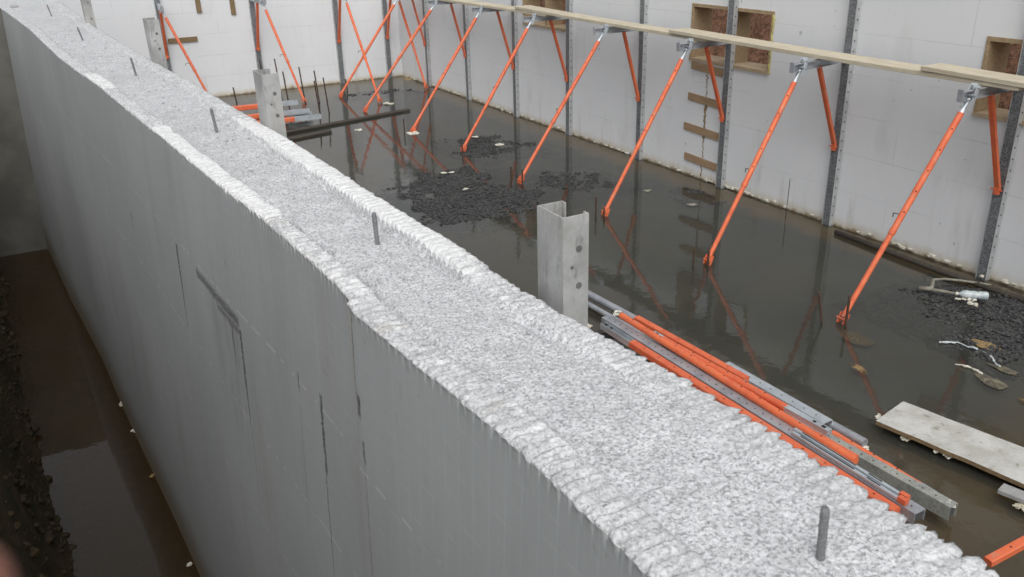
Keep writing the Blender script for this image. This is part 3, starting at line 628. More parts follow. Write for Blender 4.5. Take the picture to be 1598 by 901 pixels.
# ------------------------------------------------------------------ wall braces with walkway brackets
def wall_brace(base, inward, foot, tip, tipz, kneez, label, group, stakes=True, side=None, kn=.42, topz=2.70):
    """base: post foot on the wall face; inward: unit vector into the room"""
    base = Vector(base); inw = Vector(inward); lat = Vector((0,0,1)).cross(inw)
    t = thing('wall_brace', base, label, 'wall brace', group)
    b = MB()
    # channel post, web against the wall
    
    A = base+inw*.003+Vector((0,0,-.04)); B = base+inw*.003+Vector((0,0,topz-base.z))
    for a0, a1, h0, h1, mi_ in ((-.05,-.046,0,.065,0),(.046,.05,0,.065,0),(-.0455,.0455,.0,.004,0),(-.0455,.0455,.056,.060,3)):  # last strip: dark front plate, paints the shade inside the open channel
        b.sweep([(a0,h0),(a1,h0),(a1,h1),(a0,h1)], A, B, tuple(inw), mi_)
    z = .12
    while z < topz-.1:
        for sg in (1, -1):
            c = base+inw*.036+lat*(.05*sg)+Vector((0,0,z)); b.disc(c, lat*sg, .0085, 1, 8)
        for sg in (1, -1):
            c = base+inw*.0602+lat*(.036*sg)+Vector((0,0,z+.02)); b.disc(c, inw, .0055, 2, 6)
        z += .102
    b.build('channel_post', [M['pstrip'], M['black'], M['bright'], M['postshade']], t)
    b = MB(); b.box((base.x-.035, base.y-.035, -.03), (base.x+.035, base.y+.035, .015)); 
    # bracket arm
    tip = Vector(tip); tip.z = tipz; root = base+inw*.07; root.z = tipz+.02; d = (root-tip).normalized()
    b = MB(); b.sweep([(-.022,-.038),(.022,-.038),(.022,-.033),(-.017,-.033),(-.017,.033),(.022,.033),(.022,.038),(-.022,.038)], tip, root)
    sideV = d.cross(Vector((0,0,1))).normalized()
    for k in (.05, .12, .2, .3, .4): b.disc(tip+d*k-sideV*.022, -sideV, .007, 1, 8)
    b.bar(tip+d*.0+Vector((0,0,.01)), tip+d*.012+Vector((0,0,.01)), .05, .10)
    br = b.build('walkway_bracket', [M['galv'], M['black']], t)
    b = MB(); f0 = tip+d*.13
    for sg in (1, -1): b.bar(f0+sideV*.032*sg+Vector((0,0,-.075)), f0+sideV*.032*sg+d*.05+Vector((0,0,.075)), .006, .045, tuple(d))
    b.tube(f0+sideV*.05, f0-sideV*.05, .010, 10); b.tube(f0-sideV*.05, f0-sideV*.062, .018, 6)
    b.bar(f0+sideV*.04+d*.03+Vector((0,0,.06)), f0-sideV*.04+d*.09+Vector((0,0,.075)), .05, .006)
    b.build('fork_clamp', M['bright'], t)
    # knee strut
    k0 = tip+d*kn+Vector((0,0,-.035)); k1 = base+inw*.09; k1.z = kneez
    b = MB(); b.bar(k0, k1, .032, .05, tuple(lat)); b.bar(k1+Vector((0,0,.015)), k1+Vector((0,0,-.07)), .03, .05, tuple(lat))
    b.tube(k1+lat*.045+Vector((0,0,-.03)), k1-lat*.06+Vector((0,0,-.03)), .008, 8)
    b.build('knee_strut', M['orange'], t)
    # telescopic push-pull prop
    foot = Vector(foot); top = f0+Vector((0,0,-.03)); D = foot-top; L = D.length; dd = D.normalized()
    b = MB(); b.tube(top, top+dd*.17, .017, 12); b.tube(top+dd*.10, top+dd*.13, .026, 8); b.build('adjusting_screw', M['bright'], t)
    b = MB(); q = dd.cross(lat).normalized()
    j = L*.60
    b.tube(top+dd*.13, top+dd*j, .0265, 18); b.tube(top+dd*(j-.01), top+dd*(L-.03), .0225, 18)
    b.tube(top+dd*(j-.03), top+dd*(j+.012), .0292, 18)
    vf = (-rt2*.3-fw).normalized(); nn = (vf-dd*vf.dot(dd)).normalized()
    for s_ in (1,-1):
        k = .28
        while k < j-.1: b.disc(top+dd*k+nn*s_*.0258, nn*s_, .0065, 1, 8); k += .19
    b.build('prop_tube', [M['orange'], M['black']], t)
    b = MB(); c = top+dd*(j*.86); b.tube(c-nn*.01, c+nn.cross(dd)*.0+lat*-.085+Vector((0,0,-.01)), .0045, 7); b.tube(c+lat*-.085+Vector((0,0,-.01)), c+lat*-.085+Vector((0,0,-.045)), .0045, 7)
    b.build('locking_pin', M['dark'], t)
    b = MB()
    for sg in (1, -1): b.bar(foot+lat*.030*sg+Vector((0,0,-.03)), foot+lat*.030*sg-dd*.07, .006, .05, tuple(inw))
    
    b.tube(foot+lat*.05+Vector((0,0,.015)), foot-lat*.05+Vector((0,0,.015)), .009, 8)
    b.build('foot_plate', M['orange'], t)
    return t
GB = 'orange props and posts bracing the long white wall'
PY = [4.332, 6.16, 7.873, 9.539, 11.335, 12.991, 14.79, 16.587]
FT = [(5.56,4.36),(5.518,5.972),(5.549,7.752),(5.40,9.433),(5.528,11.334),(5.40,12.903),(5.356,14.926),(5.466,16.548)]
TP = [(6.56,4.32,1.77),(6.535,6.087,1.77),(6.61,7.87,1.77),(6.72,9.70,1.77),(6.73,11.56,1.77),(6.80,13.35,1.77),(6.80,15.1,1.77),(6.74,16.70,1.76)]
KZ = [.89,.905,.90,.885,.90,.87,.86,.87]
LB = ['orange wall brace nearest the camera, its post crossing the right-hand window',
      'orange wall brace standing second nearest, between the double window and the right-hand window',
      'orange wall brace whose post crosses the double window, beside the four wood strips',
      'orange wall brace beyond the double window, its foot at the largest gravel patch',
      'orange wall brace right of the farthest window, its foot at the edge of the gravel',
      'orange wall brace left of the farthest window, standing on a pale pad',
      'orange wall brace on the long wall, second from the far corner',
      'orange wall brace on the long wall nearest the far corner']
for i in range(8):
    wall_brace((RW, PY[i], 0), (-1,0,0), (*FT[i], .03), TP[i], TP[i][2], KZ[i], LB[i], GB)
b = None
GB2 = 'orange props and posts bracing the far end wall'
for x, f, tp, kz, lab in [(2.62,(3.10,16.55),(2.56,17.20),.90,'orange brace beside the crosswise ochre strip, leftmost on the far end wall'),
                  (4.36,(4.72,16.45),(4.42,17.25),.90,'orange brace on the far end wall, behind the stacked props and upright rebar'),
                  (6.05,(5.90,15.55),(6.02,17.2),.90,'orange brace on the far end wall crossing the props of the long wall'),
                  (7.13,(7.20,16.3),(7.14,17.2),.89,'orange brace on the far end wall, tucked in the corner with the long wall')]:
    wall_brace((x, 18.1, 0), (0,-1,0), (*f, .03), (tp[0], tp[1], 1.8), 1.79, kz, lab, GB2, kn=.45)

# planks of the walkway, each lapping onto the next
def plank(y0, z0, y1, z1, x0, x1, lab, th=.040):
    b = MB(); n = 14; vs = []
    for i in range(n+1):
        t = i/n; y = y0+(y1-y0)*t; z = z0+(z1-z0)*t - math.sin(t*math.pi)*.010; xa = x0[0]+(x0[1]-x0[0])*t; xb = x1[0]+(x1[1]-x1[0])*t
        vs += [(xa,y,z),(xb,y,z),(xb,y,z+th),(xa,y,z+th)]
    fs = [(0,1,2,3),(4*n+3,4*n+2,4*n+1,4*n)]
    for i in range(n):
        a = 4*i
        for k in range(4): fs.append((a+k, a+4+k, a+4+(k+1) % 4, a+(k+1) % 4))
    b.add(vs, fs); tag(b.build('scaffold_plank', M['pale'], None, .004, loc=((x0[0]+x1[0])/2, (y0+y1)/2, z0)), lab, 'plank', 'walkway planks on the brackets')
plank(11.25, 1.822, 17.6, 1.822, (6.93,6.96), (7.20,7.22), 'pale walkway plank on the farthest brackets, its near end under the next plank')
plank(7.75, 1.822, 12.15, 1.868, (6.90,6.93), (7.17,7.20), 'pale walkway plank across the middle brackets, beginning in front of the farthest window')
plank(4.05, 1.822, 8.35, 1.868, (6.88,6.86), (7.16,7.14), 'pale walkway plank passing in front of the double window')
plank(1.2, 1.822, 4.93, 1.872, (6.90,6.86), (7.18,7.13), 'pale walkway plank at the right edge of the photo, lying on top of its neighbour')

# ------------------------------------------------------------------ pile of props and channels on the floor
def perforated(name, A, B, wd, ht, m, label, group=None, pitch=.075, offs=(0,), roll=0):
    A, B = Vector(A), Vector(B); b = MB(); a = wd/2; t = .004
    b.sweep([(-a,-ht),(-a+t,-ht),(-a+t,-t),(a-t,-t),(a-t,-ht),(a,-ht),(a,0),(-a,0)], A, B)
    d = (B-A).normalized(); u_ = d.cross(Vector((0,0,1))).normalized(); v_ = u_.cross(d); k = .05; L = (B-A).length
    while k < L-.03:
        for o_ in offs: b.disc(A+d*k+u_*o_*wd, v_, .0055, 1, 8)
        k += pitch
    t_ = thing(name, tuple((A+B)/2), label, 'steel channel', group)
    b.build('channel', [M[m], M['black']], t_)
    for E, s_ in ((A, 1), (B, -1)):
        b = MB(); b.bar(E+d*s_*.01+v_*(-ht*.5), E+d*s_*.016+v_*(-ht*.5), wd*.86, ht*.8); b.build('end_plate', M['dark'], t_)
    return t_
def prop(A, B, sA, sB, label, r=.030, square=False, group='loose orange props'):
    """orange tube with zinc inner ends of length sA, sB"""
    A, B = Vector(A), Vector(B); d = (B-A).normalized(); t = thing('orange_prop', tuple((A+B)/2), label, 'prop', group)
    u_ = d.cross(Vector((0,0,1))).normalized(); v_ = u_.cross(d)
    a, e = A+d*sA, B-d*sB; b = MB()
    if square: b.bar(a, e, r*2, r*1.7)
    else: b.tube(a, e, r, 18); m_ = a+(e-a)*.62; b.tube(m_, m_+d*.04, r*1.1, 18)
    L = (e-a).length; k = .15
    while k < L-.1:
        b.disc(a+d*k+v_*(r*.85 if square else r)-v_*.0012, v_, .0062, 1, 8); k += .17
    b.build('prop_tube', [M['orange'], M['black']], t)
    for P0, s_, dr in ((A, sA, d), (B, sB, -d)):
        if s_ <= 0: continue
        b = MB(); hw = r*.82; b.sweep([(-hw,-hw),(hw,-hw),(hw,hw),(hw-.004,hw),(hw-.004,-hw+.004),(-hw+.004,-hw+.004),(-hw+.004,hw),(-hw,hw)] if s_ > .12 and square else [(-hw,-hw*.8),(hw,-hw*.8),(hw,hw*.8),(-hw,hw*.8)], P0, P0+dr*(s_+.02))
        c = P0+dr*.045+v_*(hw*.82); b.bar(c-dr*.014, c+dr*.014, .022, .004, tuple(v_), 1)
        if s_ > .15: c = P0+dr*.115+v_*(hw*.82); b.bar(c-dr*.01, c+dr*.01, .018, .004, tuple(v_), 1)
        b.build('zinc_end', [M['bright'], M['black']], t)
    return t
GP = 'loose orange props in the pile beside the low wall'
b = MB(); b.tube((4.04,6.0,.07), (4.16,2.96,.09), .032, 20); tag(b.build('steel_pole', M['galv'], None, loc=(4.1,4.5,.08)), 'long grey steel pole on the outer side of the prop pile, next to open water', 'pole')
b = MB(); b.tube((3.93,6.1,.05), (3.99,4.6,.05), .024, 16); tag(b.build('steel_pole', M['galv'], None, loc=(3.96,5.3,.05)), 'shorter grey steel pole emerging behind the nearest splattered post', 'pole')
perforated('steel_channel', (4.08,4.15,.145), (4.09,3.2,.145), .085, .05, 'bright', 'bluish steel channel lying along the outer pole, by the square-ended prop', None, .1)
perforated('steel_channel', (3.685,5.10,.25), (3.672,2.22,.25), .085, .07, 'galv', 'long light grey channel with a row of black holes on top of the prop pile', 'perforated channels', .073)
perforated('steel_channel', (3.93,4.9,.10), (4.025,2.25,.13), .07, .09, 'olive', 'greenish grey channel with black holes and a dark side, ending nearest the white board', 'perforated channels', .083)
perforated('steel_channel', (3.72,5.05,.22), (3.76,3.90,.255), .035, .03, 'bright', 'slim bright channel wedged between the orange tubes at the far end of the pile', None, .2)
prop((3.60,5.02,.225), (3.588,2.30,.225), .38, .0, 'square orange prop with a long bright notched end, beside the low wall', .031, True, GP)
prop((3.53,5.0,.11), (3.53,2.35,.11), .0, .0, 'lowest orange prop of the pile, half hidden by the low wall', .034, True, GP)
prop((3.748,4.98,.285), (3.738,2.70,.26), .0, .0, 'thin orange prop running right beside the holed grey channel', .026, False, GP)
prop((3.775,4.62,.27), (3.835,2.98,.27), .12, .34, 'orange prop with a bright square end pointing to the water, uppermost on the pile', .027, False, GP)
prop((3.86,4.93,.25), (3.895,3.75,.25), .0, .0, 'short orange prop at the far outer corner of the pile', .027, True, GP)
prop((3.775,4.0,.20), (3.795,2.75,.22), .0, .0, 'orange prop lying in the middle of the pile below the uppermost one', .032, True, GP)
prop((4.085,3.15,.085), (4.075,2.40,.085), .0, .10, 'orange prop tucked behind the greenish channel, nearest the white board', .024, False, GP)
b = MB(); b.box((3.30,5.2,-.04),(4.1,5.27,.05)); b.box((3.30,3.2,-.04),(4.1,3.27,.05)); b.box((3.30,2.45,-.04),(3.9,2.52,.05))
for i, (y, lab) in enumerate([(5.2,'dark bearer under the far end of the prop pile'),(3.2,'dark bearer under the middle of the prop pile'),(2.45,'dark bearer under the near end of the prop pile')]):
    b = MB(); b.box((3.35,y,-.05),(3.98 if i < 2 else 3.9,y+.07,.045)); tag(b.build('timber_bearer', M['darkwood'], None, .003, loc=(3.6,y,0)), lab, 'bearer')
# adjusting arms lying on the grey channel
for dx, y0, y1, lab in [(-.026,3.10,2.34,'bright slotted steel bar on the grey channel, on its low wall side'),(.012,3.12,2.36,'bright slotted steel bar on the grey channel, on its water side')]:
    t = thing('steel_bar', (3.680+dx,2.7,.27), lab, 'steel bar', 'steel bars lying on the grey channel')
    b = MB(); b.bar((3.680+dx,y0,.264), (3.674+dx,y1,.264), .024, .02); 
    b.bar((3.680+dx,y0-.06,.2755), (3.677+dx,y0-.46,.2755), .007, .002, (0,0,1), 1); b.bar((3.676+dx,y0-.55,.2755), (3.674+dx,y0-.64,.2755), .007, .002, (0,0,1), 1)
    b.build('bar', [M['bright'], M['black']], t)
    b = MB(); b.box((3.660+dx,y1-.05,.255),(3.690+dx,y1+.0,.285)); b.build('orange_end', M['orange'], t)
# a prop leaning up in the lower right corner
prop((3.55,1.77,.30), (5.0,1.62,.50), 0, 0, 'orange prop sloping out of the photo at the lower right corner', .023, True, 'loose orange props')

# stack of props at the far end
GS = 'orange props stacked far back'
for k, (x0, x1, y, z, lab) in enumerate([(2.75,4.22,15.15,.28,'topmost orange prop of the far stack, its bright end pointing to the corner'),
                              (2.70,4.32,14.85,.17,'orange prop in the upper middle of the far stack'),
                              (2.75,4.40,14.98,.09,'orange prop in the lower middle of the far stack'),
                              (2.8,4.44,14.60,.10,'orange prop on the camera side of the far stack')]):
    prop((x1, y-.02, z), (x0, y+.12, z), .46, .0, lab, .045, True, GS)
for (A, B, w_, lab) in [((3.2,13.95,.03),(6.05,14.55,.02),.17,'long dark soaked board lying in front of the far stack of props'),
                        ((3.0,13.45,.02),(4.3,13.75,.02),.22,'short dark soaked board partly behind the second post')]:
    b = MB(); b.bar(A, B, w_*.7, .03); tag(b.build('soaked_board', M['darkwood'], None, loc=tuple((Vector(A)+Vector(B))/2)), lab, 'board')

# ------------------------------------------------------------------ rebar and stakes standing in the water
def rod(x, y, h, lab, tilt=(0,0), r=.011, group=None):
    b = MB(); n = 10; b.path([(x+tilt[0]*i/n+.0015*math.sin(i*1.7), y+tilt[1]*i/n, -.06+(h+.06)*i/n) for i in range(n+1)], [r*(1.0 if i % 2 else 1.12) for i in range(n+1)], 8)
    tag(b.build('rebar_stake', M['rust'], None, loc=(x, y, -.06)), lab, 'rebar', group)
G1 = 'short stakes beside the feet of the props'
for a in [(5.44,4.44,.28,'rusty stake left of the nearest prop foot',(-.03,.06)),(5.545,4.30,.28,'rusty stake in front of the nearest prop foot'),
          (5.385,6.02,.19,'rusty stake left of the second nearest prop foot'),(5.475,5.91,.19,'rusty stake at the second nearest prop foot'),
          (5.455,7.79,.23,'rusty stake left of the third prop foot'),(5.50,7.69,.12,'short rusty stake touching the third prop foot'),
          (5.33,9.53,.21,'dark stake left of the fourth prop foot, by the big gravel patch'),(5.40,9.36,.2,'dark stake at the fourth prop foot, by the big gravel patch'),
          (5.31,13.0,.22,'dark stake beside the pale foot plate in open water'),(5.46,11.2,.14,'dark stake at the fifth prop foot')]:
    rod(a[0], a[1], a[2], a[3], a[4] if len(a) > 4 else (0,0), .010, G1)
G2 = 'thin upright bars around the far stack of props'
for x, y, h, lab in [(3.48,16.5,.42,'thin upright bar left of the second post, far back'),(4.20,15.6,.75,'tall thin bar just right of the far stack of props, leftmost of the cluster'),
                  (4.42,16.9,.80,'tall thin bar in the cluster, behind the bright prop ends'),(4.75,16.5,.66,'tall thin bar near the middle of the cluster'),
                  (5.0,16.4,.58,'thin upright bar right of the middle of the cluster'),(4.62,15.2,.60,'thin upright bar in front of the bright prop ends'),
                  (4.82,15.3,.62,'rightmost thin upright bar of the cluster'),(3.9,15.9,.95,'tall thin bar rising right beside the second post'),(5.855,17.2,.22,'short bar in the water near the far end wall')]:
    rod(x, y, h, lab, (-.02-.04*h,0), .012, G2)
rod(7.25, 6.62, .42, 'thin bent wire standing against the long wall near its dark smear', (.03,.02), .004)

# ------------------------------------------------------------------ gravel patches
def inside(px, py, poly):
    c = False; n = len(poly)
    for i in range(n):
        x0, y0 = poly[i]; x1, y1 = poly[(i+1) % n]
        if (y0 > py) != (y1 > py) and px < (x1-x0)*(py-y0)/(y1-y0)+x0: c = not c
    return c
def gravel(poly, count, label, seed, smin=.011, smax=.024, hgt=.05):
    r = random.Random(seed); cx = sum(p[0] for p in poly)/len(poly); cy = sum(p[1] for p in poly)/len(poly)
    xs_ = [p[0] for p in poly]; ys_ = [p[1] for p in poly]
    gx = np.arange(min(xs_)-.25, max(xs_)+.25, .035); gy = np.arange(min(ys_)-.25, max(ys_)+.25, .035); GX, GY = np.meshgrid(gx, gy)
    # soft inside mask from distance to the outline
    def sdist(x, y):
        d = 1e9
        for i in range(len(poly)):
            ax, ay = poly[i]; bx, by = poly[(i+1) % len(poly)]; vx, vy = bx-ax, by-ay
            t = max(0, min(1, ((x-ax)*vx+(y-ay)*vy)/(vx*vx+vy*vy))); d = min(d, math.hypot(x-ax-vx*t, y-ay-vy*t))
        return d if inside(x, y, poly) else -d
    D = np.array([[sdist(a, c) for a in gx] for c in gy])
    D2 = D + .10 + (fbm(GX*3.0, GY*3.0, 5, seed, .6)-.5)*1.0
    Zm = -.055+sstep(D2, -.12, .25)*(.055+hgt*.38)*(.35+.95*fbm(GX*5, GY*5, 4, seed+2)) + (fbm(GX*26, GY*26, 2, seed+3)-.5)*.028
    t = thing('gravel_patch', (cx, cy, -.05), label, 'gravel', 'dark gravel patches in the water'); t['kind'] = 'stuff'
    # one object: bed and stones share a mesh
    b = MB(); n, m = GX.shape; b.add([(GX.flat[i], GY.flat[i], Zm.flat[i]) for i in range(n*m)], [(i*m+j, i*m+j+1, (i+1)*m+j+1, (i+1)*m+j) for i in range(n-1) for j in range(m-1)])
    k = 0; tries = 0; count = int(count*1.5)
    while k < count and tries < count*20:
        tries += 1; i = r.randrange(n); j = r.randrange(m)
        if Zm[i, j] < -.022 and r.random() > .10: continue
        if D2[i, j] < -.12: continue
        s_ = r.uniform(smin, smax)*r.choice((.6,.8,1)); b.blob((gx[j]+r.uniform(-.02,.02), gy[i]+r.uniform(-.02,.02), Zm[i, j]+s_*.25), s_, 0, (1, r.uniform(.6,1), r.uniform(.45,.8)), .32, r, 3, 5); k += 1
    bpy.data.objects.remove(t)
    o = b.build('gravel', M['gravel'], None, loc=(cx, cy, -.05)); tag(o, label, 'gravel', None, 'stuff'); return o
gravel([(4.35,10.6),(3.9,10.1),(3.75,9.4),(3.75,8.6),(4.0,8.35),(4.75,8.45),(5.35,8.55),(5.5,9.1),(5.2,9.5),(5.25,10.1),(4.9,10.5)], 3800, 'largest patch of black gravel, in the middle of the flooded floor', 1)
gravel([(5.6,12.2),(5.55,11.4),(5.65,11.0),(6.3,10.75),(6.55,11.2),(6.4,11.8),(6.0,12.1)], 1100, 'flat patch of black gravel behind the fifth prop, with white foam bits on it', 2, hgt=.03)
gravel([(5.75,9.7),(5.65,9.0),(5.9,8.65),(6.35,8.65),(6.5,9.2),(6.1,9.6)], 800, 'thin patch of black gravel right of the largest one', 3, hgt=.025)
gravel([(6.6,4.5),(6.22,4.15),(6.12,3.7),(6.12,3.1),(6.3,2.3),(7.2,2.4),(7.25,3.6),(7.15,4.1),(6.9,4.35)], 3200, 'black gravel heap at the right edge under the plastic bottle', 4)
gravel([(5.6,16.75),(5.7,16.45),(6.3,16.5),(6.9,16.4),(6.8,16.65),(6.2,16.8)], 350, 'thin streak of dark gravel near the far corner', 5, hgt=.02)
gravel([(6.9,8.0),(6.88,7.75),(7.1,7.7),(7.15,7.95)], 70, 'small dark gravel spot beneath the four wood strips', 6, hgt=.02)

# ------------------------------------------------------------------ loose things
def board(corners, z, th, m, label, name='board', cat='board', bev=.004, mats=None, tiltz=(0,0,0,0)):
    b = MB(); n = 10; top = []
    c = [Vector((*p, z+tiltz[i])) for i, p in enumerate(corners)]; V = []
    for i in range(n+1):
        for j in range(n+1):
            s_, t = i/n, j/n; p = (c[0]*(1-s_)+c[3]*s_)*(1-t)+(c[1]*(1-s_)+c[2]*s_)*t
            e = (random.uniform(-.004,.004) if i in (0,n) or j in (0,n) else 0); V.append(Vector((p.x+e, p.y+e, p.z)))
    vs = V+[v-Vector((0,0,th)) for v in V]; N = (n+1)**2; fs = []; mi = []
    for i in range(n):
        for j in range(n):
            a = i*(n+1)+j; q = (a, a+1, a+n+2, a+n+1); fs.append(q); fs.append(tuple(N+k for k in q[::-1]))
    b.add(vs, fs, 0); ring = [j for j in range(n+1)]+[i*(n+1)+n for i in range(1, n+1)]+[n*(n+1)+j for j in range(n-1, -1, -1)]+[i*(n+1) for i in range(n-1, 0, -1)]
    b.add(vs, [(ring[k], N+ring[k], N+ring[(k+1) % len(ring)], ring[(k+1) % len(ring)]) for k in range(len(ring))], 1)
    ctr = sum(c, Vector())/4
    return tag(b.build(name, mats or [M[m], M[m]], None, 0, loc=tuple(ctr), smooth=False), label, cat)
board([(4.46,3.12),(4.82,3.19),(5.10,1.75),(4.72,1.62)], .075, .028, 'board', 'long dirty white board lying in the water at the lower right', 'white_board', 'board', mats=[M['board'], M['cleatd']])
r6 = random.Random(6)
def scraps(name, pts, m, label, cat, sq=(1,1,.6)):
    b = MB(); c0 = pts[0]; pts = [(c0[0]+(p[0]-c0[0])*.55, c0[1]+(p[1]-c0[1])*.55, p[2], p[3]*.9) for p in pts]
    for x, y, z, s_ in pts:
        for k in range(4): b.blob((x+r6.uniform(-s_, s_)*.8, y+r6.uniform(-s_, s_)*.8, z+r6.uniform(0, s_*.3)), s_*r6.uniform(.45, .85), 0, sq, .45, r6, 5, 8)
    p = pts[0]; return tag(b.build(name, M[m], None, loc=p[:3]), label, cat, 'bits of foam')
scraps('foam_scrap', [(4.51,2.93,.02,.022),(4.52,2.91,.02,.018)], 'foam', 'small foam crumb at the far left edge of the white board', 'foam scrap')
scraps('foam_scrap', [(4.56,2.72,.03,.028),(4.58,2.66,.03,.022),(4.57,2.60,.02,.02)], 'foam', 'foam crumbs under the left edge of the white board, nearest its corner', 'foam scrap')
scraps('foam_scrap', [(4.64,2.42,.03,.026),(4.65,2.37,.03,.032),(4.66,2.32,.03,.02)], 'foam', 'yellowish foam lump under the middle of the white board edge', 'foam scrap')
scraps('foam_scrap', [(4.72,2.12,.03,.03),(4.715,2.08,.03,.024)], 'foam', 'foam crumbs under the white board at the right edge of the photo', 'foam scrap')
scraps('foam_scrap', [(4.60,3.20,.02,.018),(4.56,3.19,.02,.016)], 'foam', 'tiny foam bit on the far corner of the white board', 'foam scrap')
b = MB(); b.bar((4.50,2.27,.05),(4.60,1.8,.06),.09,.03); tag(b.build('foam_offcut', M['concrete'], None, loc=(4.55,2.1,.05)), 'grey offcut with ragged foam edge below the white board', 'offcut')
scraps('foam_scrap', [(4.47,2.14,.02,.026),(4.48,2.10,.02,.026),(4.49,2.06,.02,.026),(4.50,2.02,.02,.024)], 'foam', 'ragged foam along the grey offcut below the white board', 'foam scrap')
scraps('foam_scrap', [(4.03,2.28,.12,.022),(4.05,2.25,.11,.018)], 'foam', 'white foam blob on the near end of the greenish channel', 'foam scrap')
scraps('foam_scrap', [(3.73,5.0,.31,.02),(3.70,5.02,.29,.02)], 'foam', 'foam blob on the far end of the thin orange prop', 'foam scrap')
scraps('foam_scrap', [(3.50,5.12,.20,.03),(3.54,5.08,.20,.02)], 'foam', 'foam blob beside the nearest splattered post', 'foam scrap')
scraps('foam_scrap', [(4.16,2.95,.06,.018),(4.14,2.92,.06,.012)], 'foam', 'foam crumb at the near end of the long grey pole', 'foam scrap')
scraps('foam_scrap', [(5.12,8.12,.01,.05),(5.22,8.02,.01,.04),(5.05,8.2,.01,.03)], 'foam', 'white foam lump floating behind the nearest splattered post', 'foam scrap', (1.4,1,.3))
scraps('foam_scrap', [(4.62,9.45,.05,.03)], 'foam', 'pale flake on the largest gravel patch', 'foam scrap', (1.8,1,.3))
scraps('foam_scrap', [(4.75,10.35,.03,.03),(4.95,10.3,.03,.03)], 'foam', 'pale flakes at the far edge of the largest gravel patch', 'foam scrap', (1.8,1,.3))
scraps('foam_scrap', [(6.05,11.2,.05,.035),(6.15,11.15,.05,.03)], 'foam', 'white foam bits on the flat gravel patch', 'foam scrap', (1.6,1,.4))
scraps('foam_scrap', [(6.0,11.85,.05,.035)], 'foam', 'small white flake at the far side of the flat gravel patch', 'foam scrap', (1.4,1,.5))
scraps('foam_scrap', [(6.62,3.94,.08,.024),(6.66,3.90,.08,.03)], 'foam', 'white foam lump on the gravel below the plastic bottle', 'foam scrap')
scraps('foam_scrap', [(6.68,4.08,.06,.02),(6.74,4.02,.06,.022),(6.80,3.97,.06,.02),(6.84,3.93,.06,.02)], 'foam', 'row of pale foam crumbs right under the plastic bottle', 'foam scrap')
scraps('foam_scrap', [(7.34,4.30,.04,.02)], 'foam', 'white foam bit at the foot of the nearest wall post', 'foam scrap')
scraps('foam_scrap', [(5.40,12.85,.0,.07),(5.36,12.95,.0,.05)], 'foam', 'pale pad under the prop foot in open water', 'foam scrap', (1.3,1,.3))
scraps('foam_scrap', [(4.75,14.5-.9,.0,.04)], 'foam', 'white bit of foam in front of the short soaked board', 'foam scrap', (1.5,1,.4))
scraps('foam_scrap', [(6.0,15.3,.01,.06),(5.9,15.4,.01,.05)], 'foam', 'white litter at the foot of the crossing far brace', 'foam scrap', (1.5,1,.4))
for x, y, lab, s_ in [(.185,6.46,'pale crumb at the water line of the low wall, farthest in the trench',.022),(.235,6.0,'pale crumb clinging to the low wall above the trench water',.03),(.25,5.35,'small ochre crumb at the foot of the low wall in the trench',.018),
                      (.29,4.33,'pale crumb low on the wall near the bottom of the photo',.018),(.28,4.14,'pale stone at the foot of the low wall at the bottom of the photo',.045)]:
    scraps('foam_scrap', [(x-.02,y,-.14,s_)], 'ochre' if 'ochre' in lab else 'foam', lab, 'foam scrap')
# plastic bottle
b = MB(); A = Vector((6.70,4.12,.09)); B = Vector((6.88,3.94,.09)); d = (B-A)
rs = [.012,.012,.014,.03,.036,.036,.032,.036,.036,.030,.036,.036,.034,.02]; ts = [0,.10,.11,.2,.28,.4,.45,.5,.6,.66,.72,.9,.97,1]
b.path([A+d*t for t in ts], rs, 16); t = thing('plastic_bottle', tuple(A+d*.5), 'crumpled clear plastic bottle lying on the gravel by the long wall', 'bottle'); b.build('body', M['plastic'], t)
b = MB(); b.tube(A-d*.02, A+d*.06, .015, 12); b.build('cap', M['foam'], t)
# hose loop round the bottle
b = MB(); pts = [(6.62,4.42),(6.66,4.33),(6.74,4.38),(6.88,4.47),(7.02,4.46),(7.12,4.36),(7.17,4.22),(7.18,4.11)]
b.path([(x, y, .05+.02*math.sin(i)) for i, (x, y) in enumerate(pts)], [.02,.022,.018,.014,.012,.012,.011,.008], 10); b.path([(6.66,4.33,.06),(6.72,4.24,.06),(6.80,4.12,.05)], [.018,.014,.01], 8)
tag(b.build('hose', M['hose'], None, loc=(6.9,4.3,.05)), 'grey brown length of hose curling behind the plastic bottle', 'hose')
# pipe along the foot of the long wall
b = MB(); b.path([(7.24,5.9,.02),(7.20,5.2,.03),(7.17,4.6,.03),(7.18,4.0,.03),(7.22,3.2,.03),(7.25,2.2,.03)], .028, 10); tag(b.build('dark_pipe', M['darkwood'], None, loc=(7.2,4.4,.03)), 'dark pipe lying in the mud along the foot of the long wall', 'pipe')
# strings and film on the water
def strand(pts, r, m, lab, name='plastic_strand'):
    b = MB(); P_ = []
    for i in range(len(pts)-1):
        for k in range(5): t = k/5; P_.append((pts[i][0]*(1-t)+pts[i+1][0]*t+r6.uniform(-.008,.008), pts[i][1]*(1-t)+pts[i+1][1]*t+r6.uniform(-.008,.008), .008+r6.uniform(0,.012)))
    b.path(P_, [r*r6.uniform(.5,1.6) for _ in P_], 6); tag(b.build(name, M[m], None, loc=(*pts[0], 0)), lab, 'strand', 'strands on the water')
strand([(5.91,3.70),(6.02,3.62),(6.05,3.47),(6.04,3.36),(5.98,3.28),(5.92,3.18)], .008, 'plastic', 'thin pale plastic strand floating left of the gravel heap')
strand([(5.70,3.40),(5.74,3.30),(5.72,3.19)], .008, 'foam', 'short cream strand below the pale plastic strand')
strand([(5.62,2.86),(5.60,2.74),(5.62,2.6)], .007, 'ochre', 'thin yellow straw in the water at the right edge')
